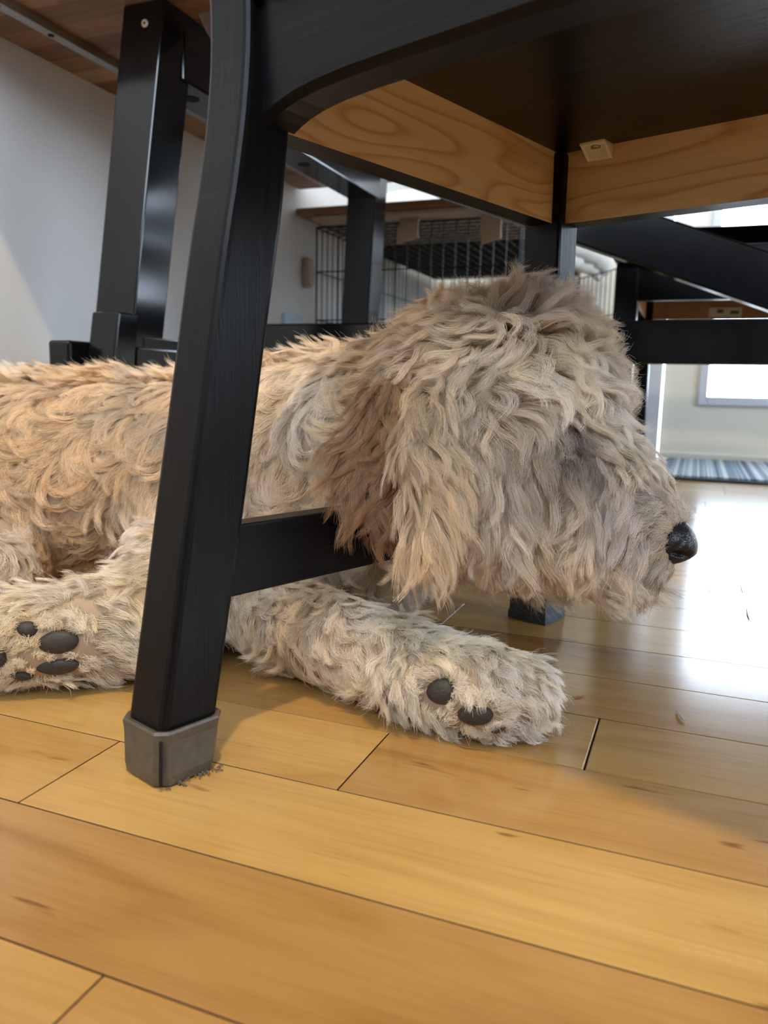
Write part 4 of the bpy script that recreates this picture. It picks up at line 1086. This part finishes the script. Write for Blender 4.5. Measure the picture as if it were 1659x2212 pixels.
def hair_object(name, P, rad, col, parent, m):
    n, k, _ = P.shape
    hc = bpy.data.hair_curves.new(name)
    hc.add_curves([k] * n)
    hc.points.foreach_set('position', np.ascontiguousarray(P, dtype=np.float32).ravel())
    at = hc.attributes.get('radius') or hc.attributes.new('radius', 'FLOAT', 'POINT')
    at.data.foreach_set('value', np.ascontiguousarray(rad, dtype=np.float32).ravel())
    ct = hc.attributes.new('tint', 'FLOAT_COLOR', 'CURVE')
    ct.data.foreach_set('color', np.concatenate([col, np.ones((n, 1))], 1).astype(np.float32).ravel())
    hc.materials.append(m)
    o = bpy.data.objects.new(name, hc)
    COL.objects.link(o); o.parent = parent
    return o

WV = np.random.default_rng(21)
WK = WV.normal(0, 1, (10, 3)); WK = WK / np.linalg.norm(WK, axis=1, keepdims=True) * WV.uniform(70, 210, (10, 1)); WP = WV.uniform(0, 6.28, (10, 3))
def wander(p):
    """smooth pseudo-random field in -1..1, three channels, a few centimetres across"""
    return np.stack([np.sin(p @ WK.T + WP[:, c]).sum(1) / 3.2 for c in range(3)], 1)

def locks(root, nor, D, S, C, kids, K=11, spread=0.005, clump=0.6, push=True, grav=0.35, rad0=0.00010, fly=0.05, tone_sd=0.14):
    """guide locks (waves or turned-over ringlets), each a bundle of near-parallel hairs: points (n, K, 3), radii, colours"""
    g = len(root)
    wn = wander(root)
    ln, lift, amp, turn = (S[:, i].copy() for i in range(4))
    ring = turn > 1.22
    ln *= RNG.uniform(0.8, 1.2, g); amp *= RNG.uniform(0.6, 1.3, g); turn *= RNG.uniform(0.8, 1.25, g)
    t = D - (D * nor).sum(1, keepdims=True) * nor
    t = nrm(t)
    bt = np.cross(nor, t)
    sw = (wn[:, 0] * 0.55 + RNG.normal(0, 0.22, g))[:, None]
    t = nrm(t * np.cos(sw) + bt * np.sin(sw)); bt = np.cross(nor, t)
    lf = np.clip(lift + RNG.normal(0, 0.08, g), 0.05, 1.0)[:, None]
    d0 = nrm(t * (1 - lf) + nor * (lf + 0.30))
    d1 = nrm(t + nor * (lf * 0.9 - 0.12) + np.array([0, 0, -1]) * grav * (1 - 0.8 * lf))
    u = np.linspace(0, 1, K)
    step = (ln / (K - 1))[:, None]
    pts = np.zeros((g, K, 3)); pts[:, 0] = root - nor * 0.002
    e1 = nrm(np.cross(d1, nor)); e2 = nrm(np.cross(e1, d1))
    # wavy locks: heading swings from side to side while the lock falls
    ph = wn[:, 1] * 2.5 + RNG.normal(0, 0.7, g)
    swing = np.clip(amp / 0.005 * 0.85, 0, 1.1)
    # ringlets: rise, turn over and tuck back in
    psi = np.clip(wn[:, 2] * 0.9 + RNG.normal(0, 0.30, g), -1.3, 1.3)[:, None]
    ax = nrm(np.cross(t, nor) * np.cos(psi) + nor * np.sin(psi))
    s0 = nrm(t * 0.75 + nor * (0.45 + 0.5 * lf))
    tot = (2.5 + 2.2 * np.clip(turn - 1.2, 0, 0.8))[:, None] * RNG.uniform(0.8, 1.25, g)[:, None]
    for k in range(1, K):
        w = min(1.0, u[k] * 1.35)
        a = ph + 6.283 * turn * u[k]
        dw = nrm(d0 * (1 - w) + d1 * w + (swing * np.cos(a) * min(1, u[k] * 3))[:, None] * e1 + (0.35 * swing * np.sin(a * 0.9))[:, None] * e2)
        th_ = -tot * u[k] ** 1.2
        c_, s_ = np.cos(th_), np.sin(th_)
        dr = s0 * c_ + np.cross(ax, s0) * s_ + ax * (ax * s0).sum(1, keepdims=True) * (1 - c_)
        dr = nrm(dr + t * 0.30 + np.array([0, 0, -0.10]))
        pts[:, k] = pts[:, k - 1] + np.where(ring[:, None], dr, dw) * step
    if push:
        for _ in range(2):
            q = pts[:, 1:].reshape(-1, 3); sd = sdf(q)
            need = np.tile(0.0025 * np.minimum(1, u[1:] * 4), g)
            bad = sd < need
            if bad.any():
                q[bad] += sdf_grad(q[bad]) * (need - sd)[bad][:, None]
            pts[:, 1:] = q.reshape(g, K - 1, 3)
    # no lock may lie across a paw pad or the nose leather
    keep = np.ones(g, bool)
    for c, a_, b_, uu, vv in KEEP:
        q = pts - c
        hit = ((q @ uu) / a_) ** 2 + ((q @ vv) / b_) ** 2 < 0.80
        hit &= np.linalg.norm(q, axis=2) < 0.035
        keep &= ~hit.any(1)
    keep &= ~(np.linalg.norm(pts - KEEP_NOSE[0], axis=2) < 0.0165).any(1)
    q = pts - ec                                       # most brow locks part around the eye
    hit = ((((q @ U) / 0.0115) ** 2 + ((q @ Vd) / 0.0085) ** 2 < 1) & (np.linalg.norm(q, axis=2) < 0.03)).any(1)
    keep &= ~(hit & (RNG.random(g) < 0.70))
    pts, nor, t, bt, C, wn = pts[keep], nor[keep], t[keep], bt[keep], C[keep], wn[keep]
    g = len(pts)
    n = g * kids
    gi = np.repeat(np.arange(g), kids)
    r = np.sqrt(RNG.random(n)) * spread * np.repeat(RNG.uniform(0.7, 1.25, g), kids); th = RNG.uniform(0, 6.283, n)
    off = r[:, None] * (0.8 * np.cos(th)[:, None] * t[gi] + 1.1 * np.sin(th)[:, None] * bt[gi])
    hl = 1.0 - 0.38 * RNG.random(n) ** 1.6
    cl = np.clip(clump + RNG.normal(0, 0.10, n), 0, 0.97)
    idx = u[None, :] * hl[:, None] * (K - 1)
    i0 = np.minimum(idx.astype(int), K - 2); fr = (idx - i0)[..., None]
    P = pts[gi[:, None], i0] * (1 - fr) + pts[gi[:, None], i0 + 1] * fr
    P += off[:, None, :] * (1 - cl[:, None] * u[None, :] ** 0.9)[..., None]
    P += RNG.normal(0, 0.0006, (n, 1, 3)) * (u ** 1.2)[None, :, None]
    P += (RNG.normal(0, 0.00035, (n, 1, 3)) * np.sin(RNG.uniform(0, 6, (n, 1, 1)) + u[None, :, None] * RNG.uniform(6, 14, (n, 1, 1))))
    f = RNG.random(n) < fly
    P[f] += (nrm(RNG.normal(0, 1, (f.sum(), 3)) + nor[gi[f]] * 1.2) * 0.006)[:, None, :] * (u ** 1.6)[None, :, None]
    P[..., 2] = np.maximum(P[..., 2], 0.0012)
    rad = rad0 * RNG.uniform(0.75, 1.25, n)[:, None] * (1 - 0.70 * u ** 1.6)[None, :]
    tone = np.repeat(np.clip(RNG.normal(1.0, tone_sd, g) + 0.07 * wn[:, 1], 0.7, 1.25), kids) * RNG.uniform(0.78, 1.16, n)
    col = C[gi] * tone[:, None]
    warm = np.repeat(RNG.normal(0, 0.04, g) + 0.05 * wn[:, 2], kids)
    col[:, 2] *= 1 - warm; col[:, 0] *= 1 + warm * 0.3
    col /= np.maximum(1, col.max(1, keepdims=True) / 0.95)
    return P, rad, np.maximum(col, 0.01)

# ---- hard parts first, so that the fur can keep clear of them
KEEP = []
for kind, c, u_, v_, n_, rx, ry in PADS:
    c = np.array(c)
    nn = sdf_grad(c[None])[0]
    nn = nrm(nn * 0.75 + Nv * 0.25)
    uu = np.array(u_); uu = nrm(uu - nn * (uu @ nn)); vv = np.cross(nn, uu)
    bm = bmesh.new()
    rings = []
    for k in range(8):
        a = k / 7 * math.pi / 2
        s, hgt = math.cos(a) ** 0.75 if k < 7 else 0.02, math.sin(a) * 0.0058
        ring = []
        for j in range(28):
            b = 2 * math.pi * j / 28
            x = rx * 1.02 * s * math.cos(b); y = ry * 1.05 * s * math.sin(b) * (1 + 0.10 * math.cos(b))
            ring.append(c + uu * x + vv * y + nn * (hgt - 0.0055))
        rings.append(ring)
    loft(bm, [[Vector(p) for p in r] for r in rings])
    o = obj('paw_pad', bm, M_PAD, dog, smooth=True)
    KEEP.append((c, max(rx, ry) * 1.04, min(rx, ry) * 1.08, uu, vv))

nc, nu, nv_, nn_ = (np.array(a) for a in NOSE)
nc = nc + nn_ * 0.003
def nose_build():
    """leather nose: wide pad, comma nostril cut, lip cleft; x forward, y down, z outwards"""
    ang = math.radians(28)
    fx = nrm(nu * math.cos(ang) + nv_ * math.sin(ang) * 0.75); fy = nrm(np.cross(nn_, fx)) * -1
    if fy @ nv_ < 0: fy = -fy
    fz = np.cross(fx, fy)
    if fz @ nn_ < 0: fz = -fz
    bm = bmesh.new()
    bmesh.ops.create_icosphere(bm, subdivisions=5, radius=1.0)
    for v in bm.verts:
        x, y, z = v.co
        X = 0.0160 * x; Y = 0.0170 * y; Z = 0.0195 * z
        if x > 0: X *= 1.0 - 0.25 * abs(y) ** 2
        Y -= 0.003 * (1 - x) * 0.5
        if y > 0: X -= 0.006 * y; Z *= 1 - 0.28 * y
        for s in (1, -1):                              # nostrils
            d = math.hypot((x - 0.30) / 0.42, (y - 0.42 + 0.25 * x) / 0.17)
            if z * s > 0.15 and d < 1:
                Z -= s * 0.0052 * (1 - d * d)
                X -= 0.0012 * (1 - d * d)
        for s in (1, -1):                              # wing crease
            d = abs((x + 0.12) - 0.35 * (y - 0.2) ** 2) / 0.13
            if z * s > 0.1 and d < 1 and y > -0.3: Z -= s * 0.0014 * (1 - d * d)
        if abs(z) < 0.12 and x > 0.3: X -= 0.0014 * (1 - abs(z) / 0.12)
        v.co = Vector(nc + fx * X + fy * Y + fz * Z)
    return obj('nose', bm, M_NOSE, dog, smooth=True)
nose_build()
KEEP_NOSE = (nc, 0.0180)

ec = np.array(EYE)
bm = bmesh.new(); bmesh.ops.create_uvsphere(bm, u_segments=24, v_segments=16, radius=0.0085)
bmesh.ops.translate(bm, verts=bm.verts, vec=Vector(ec))
obj('eye', bm, M_EYE, dog, smooth=True)

# ---- ears: long flaps with rounded edges
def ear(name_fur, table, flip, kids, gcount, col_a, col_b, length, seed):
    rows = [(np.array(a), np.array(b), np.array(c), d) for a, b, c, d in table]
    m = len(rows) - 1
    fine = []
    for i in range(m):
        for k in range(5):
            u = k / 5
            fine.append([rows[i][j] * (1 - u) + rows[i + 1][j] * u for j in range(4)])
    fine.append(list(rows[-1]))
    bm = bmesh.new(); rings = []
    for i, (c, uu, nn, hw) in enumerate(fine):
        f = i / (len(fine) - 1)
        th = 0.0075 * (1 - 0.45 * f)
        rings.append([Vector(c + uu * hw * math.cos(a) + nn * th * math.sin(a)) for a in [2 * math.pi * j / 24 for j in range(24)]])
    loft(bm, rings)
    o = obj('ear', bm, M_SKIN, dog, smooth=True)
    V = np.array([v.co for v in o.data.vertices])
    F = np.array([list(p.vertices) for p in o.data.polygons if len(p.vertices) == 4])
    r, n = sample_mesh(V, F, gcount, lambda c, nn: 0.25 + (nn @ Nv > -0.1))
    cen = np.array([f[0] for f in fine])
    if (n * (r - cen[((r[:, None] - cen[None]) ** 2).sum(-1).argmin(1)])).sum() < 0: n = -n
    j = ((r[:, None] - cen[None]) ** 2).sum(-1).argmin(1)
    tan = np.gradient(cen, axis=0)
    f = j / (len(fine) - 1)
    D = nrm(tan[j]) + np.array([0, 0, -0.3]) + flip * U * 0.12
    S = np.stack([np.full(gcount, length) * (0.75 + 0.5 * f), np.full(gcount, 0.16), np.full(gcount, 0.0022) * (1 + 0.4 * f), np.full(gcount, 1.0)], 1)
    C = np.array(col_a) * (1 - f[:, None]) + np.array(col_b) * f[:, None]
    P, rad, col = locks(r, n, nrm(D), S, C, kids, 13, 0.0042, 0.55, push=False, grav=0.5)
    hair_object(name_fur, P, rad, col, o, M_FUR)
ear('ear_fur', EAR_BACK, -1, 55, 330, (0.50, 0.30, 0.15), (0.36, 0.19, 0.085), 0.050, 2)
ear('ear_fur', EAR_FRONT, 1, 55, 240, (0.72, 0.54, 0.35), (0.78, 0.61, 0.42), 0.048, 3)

# ---- coat
def coat_weight(c, n):
    w = np.where(n @ Nv > -0.25, 1.0, 0.22)
    w = w * np.where((c[:, 2] < 0.008) & (n[:, 2] < -0.5), 0.05, 1.0)
    w = w * np.where(c[:, 0] < -0.80, 0.3, 1.0)
    head = c[:, 0] > -0.21
    return w * np.where(head, 1.35, 1.0)
def fur_region(count, keep_if, kids, mod=None, **kw):
    def wgt(c, n):
        ln = groom_at(c)[1][:, 0]
        return coat_weight(c, n) * keep_if(c) * np.clip(0.030 / ln, 0.7, 2.2)
    root, nor = sample_mesh(DV, DF, count, wgt)
    ok = np.ones(len(root), bool)
    for c, a, b, uu, vv in KEEP:
        q = root - c
        ok &= ((q @ uu / a) ** 2 + (q @ vv / b) ** 2 > 1.0) | (np.linalg.norm(q, axis=1) > a * 1.3)
    ok &= np.linalg.norm(root - KEEP_NOSE[0], axis=1) > KEEP_NOSE[1]
    ok &= np.linalg.norm(root - ec, axis=1) > 0.0075
    root, nor = root[ok], nor[ok]
    D, S, C = groom_at(root)
    if mod: S, C = mod(S, C)
    e = np.exp(-(np.linalg.norm(root - ec, axis=1) / 0.015) ** 4)[:, None]   # dark hair around the eye
    C = C * (1 - e) + np.array([0.075, 0.042, 0.030]) * e
    S[:, 0] *= 1 - 0.5 * e[:, 0]
    near = [(c, 1.9 * a, 1.9 * b, uu, vv, 0.45) for c, a, b, uu, vv in KEEP] + [(KEEP_NOSE[0], 0.026, 0.026, U, Vd, 0.75)]
    for c, a, b, uu, vv, sc in near:                   # short hair combed away from pads and nose
        q = root - c
        x, y = q @ uu, q @ vv
        m = ((x / a) ** 2 + (y / b) ** 2 < 1) & (np.linalg.norm(q, axis=1) < a * 1.5)
        out = nrm((x / a)[:, None] * uu + (y / b)[:, None] * vv)
        D[m] = nrm(out[m] + 0.35 * D[m])
        S[m, 0] = np.minimum(S[m, 0], 0.022) * sc
        S[m, 2] *= 0.3; S[m, 3] = 0.5
    return locks(root, nor, D, S, C, kids, **kw)
is_head = lambda c: ((c[:, 0] > -0.215) & (c[:, 2] > 0.075)).astype(float)
is_low = lambda c: ((c[:, 2] < 0.085) & (c[:, 1] < 0.585) & (c[:, 0] < -0.05)).astype(float) * (1 - is_head(c))
is_body = lambda c: 1 - np.maximum(is_head(c), is_low(c))
def over(scale_len, lift, bright):
    def f(S, C):
        S = S.copy(); S[:, 0] *= scale_len; S[:, 1] = np.clip(S[:, 1] + lift, 0, 1)
        return S, C * bright
    return f
cat = lambda *s: tuple(np.concatenate([q[i] for q in s]) for i in range(3))
KH, KB, KL = 12, 12, 10
sets = [cat(fur_region(2300, is_head, 46, spread=0.0058, clump=0.50, K=KH, fly=0.03),
            fur_region(800, is_head, 60, spread=0.0058, clump=0.60, K=KH, mod=over(1.15, 0.10, 1.08))),
        cat(fur_region(2300, is_body, 44, spread=0.0066, clump=0.45, K=KB, fly=0.03),
            fur_region(850, is_body, 64, spread=0.0062, clump=0.55, K=KB, mod=over(1.10, 0.25, 1.10))),
        cat(fur_region(2200, is_low, 36, spread=0.0050, clump=0.50, K=KL, fly=0.03),
            fur_region(420, is_low, 50, spread=0.0050, clump=0.65, K=KL, mod=over(1.1, 0.20, 1.08)))]
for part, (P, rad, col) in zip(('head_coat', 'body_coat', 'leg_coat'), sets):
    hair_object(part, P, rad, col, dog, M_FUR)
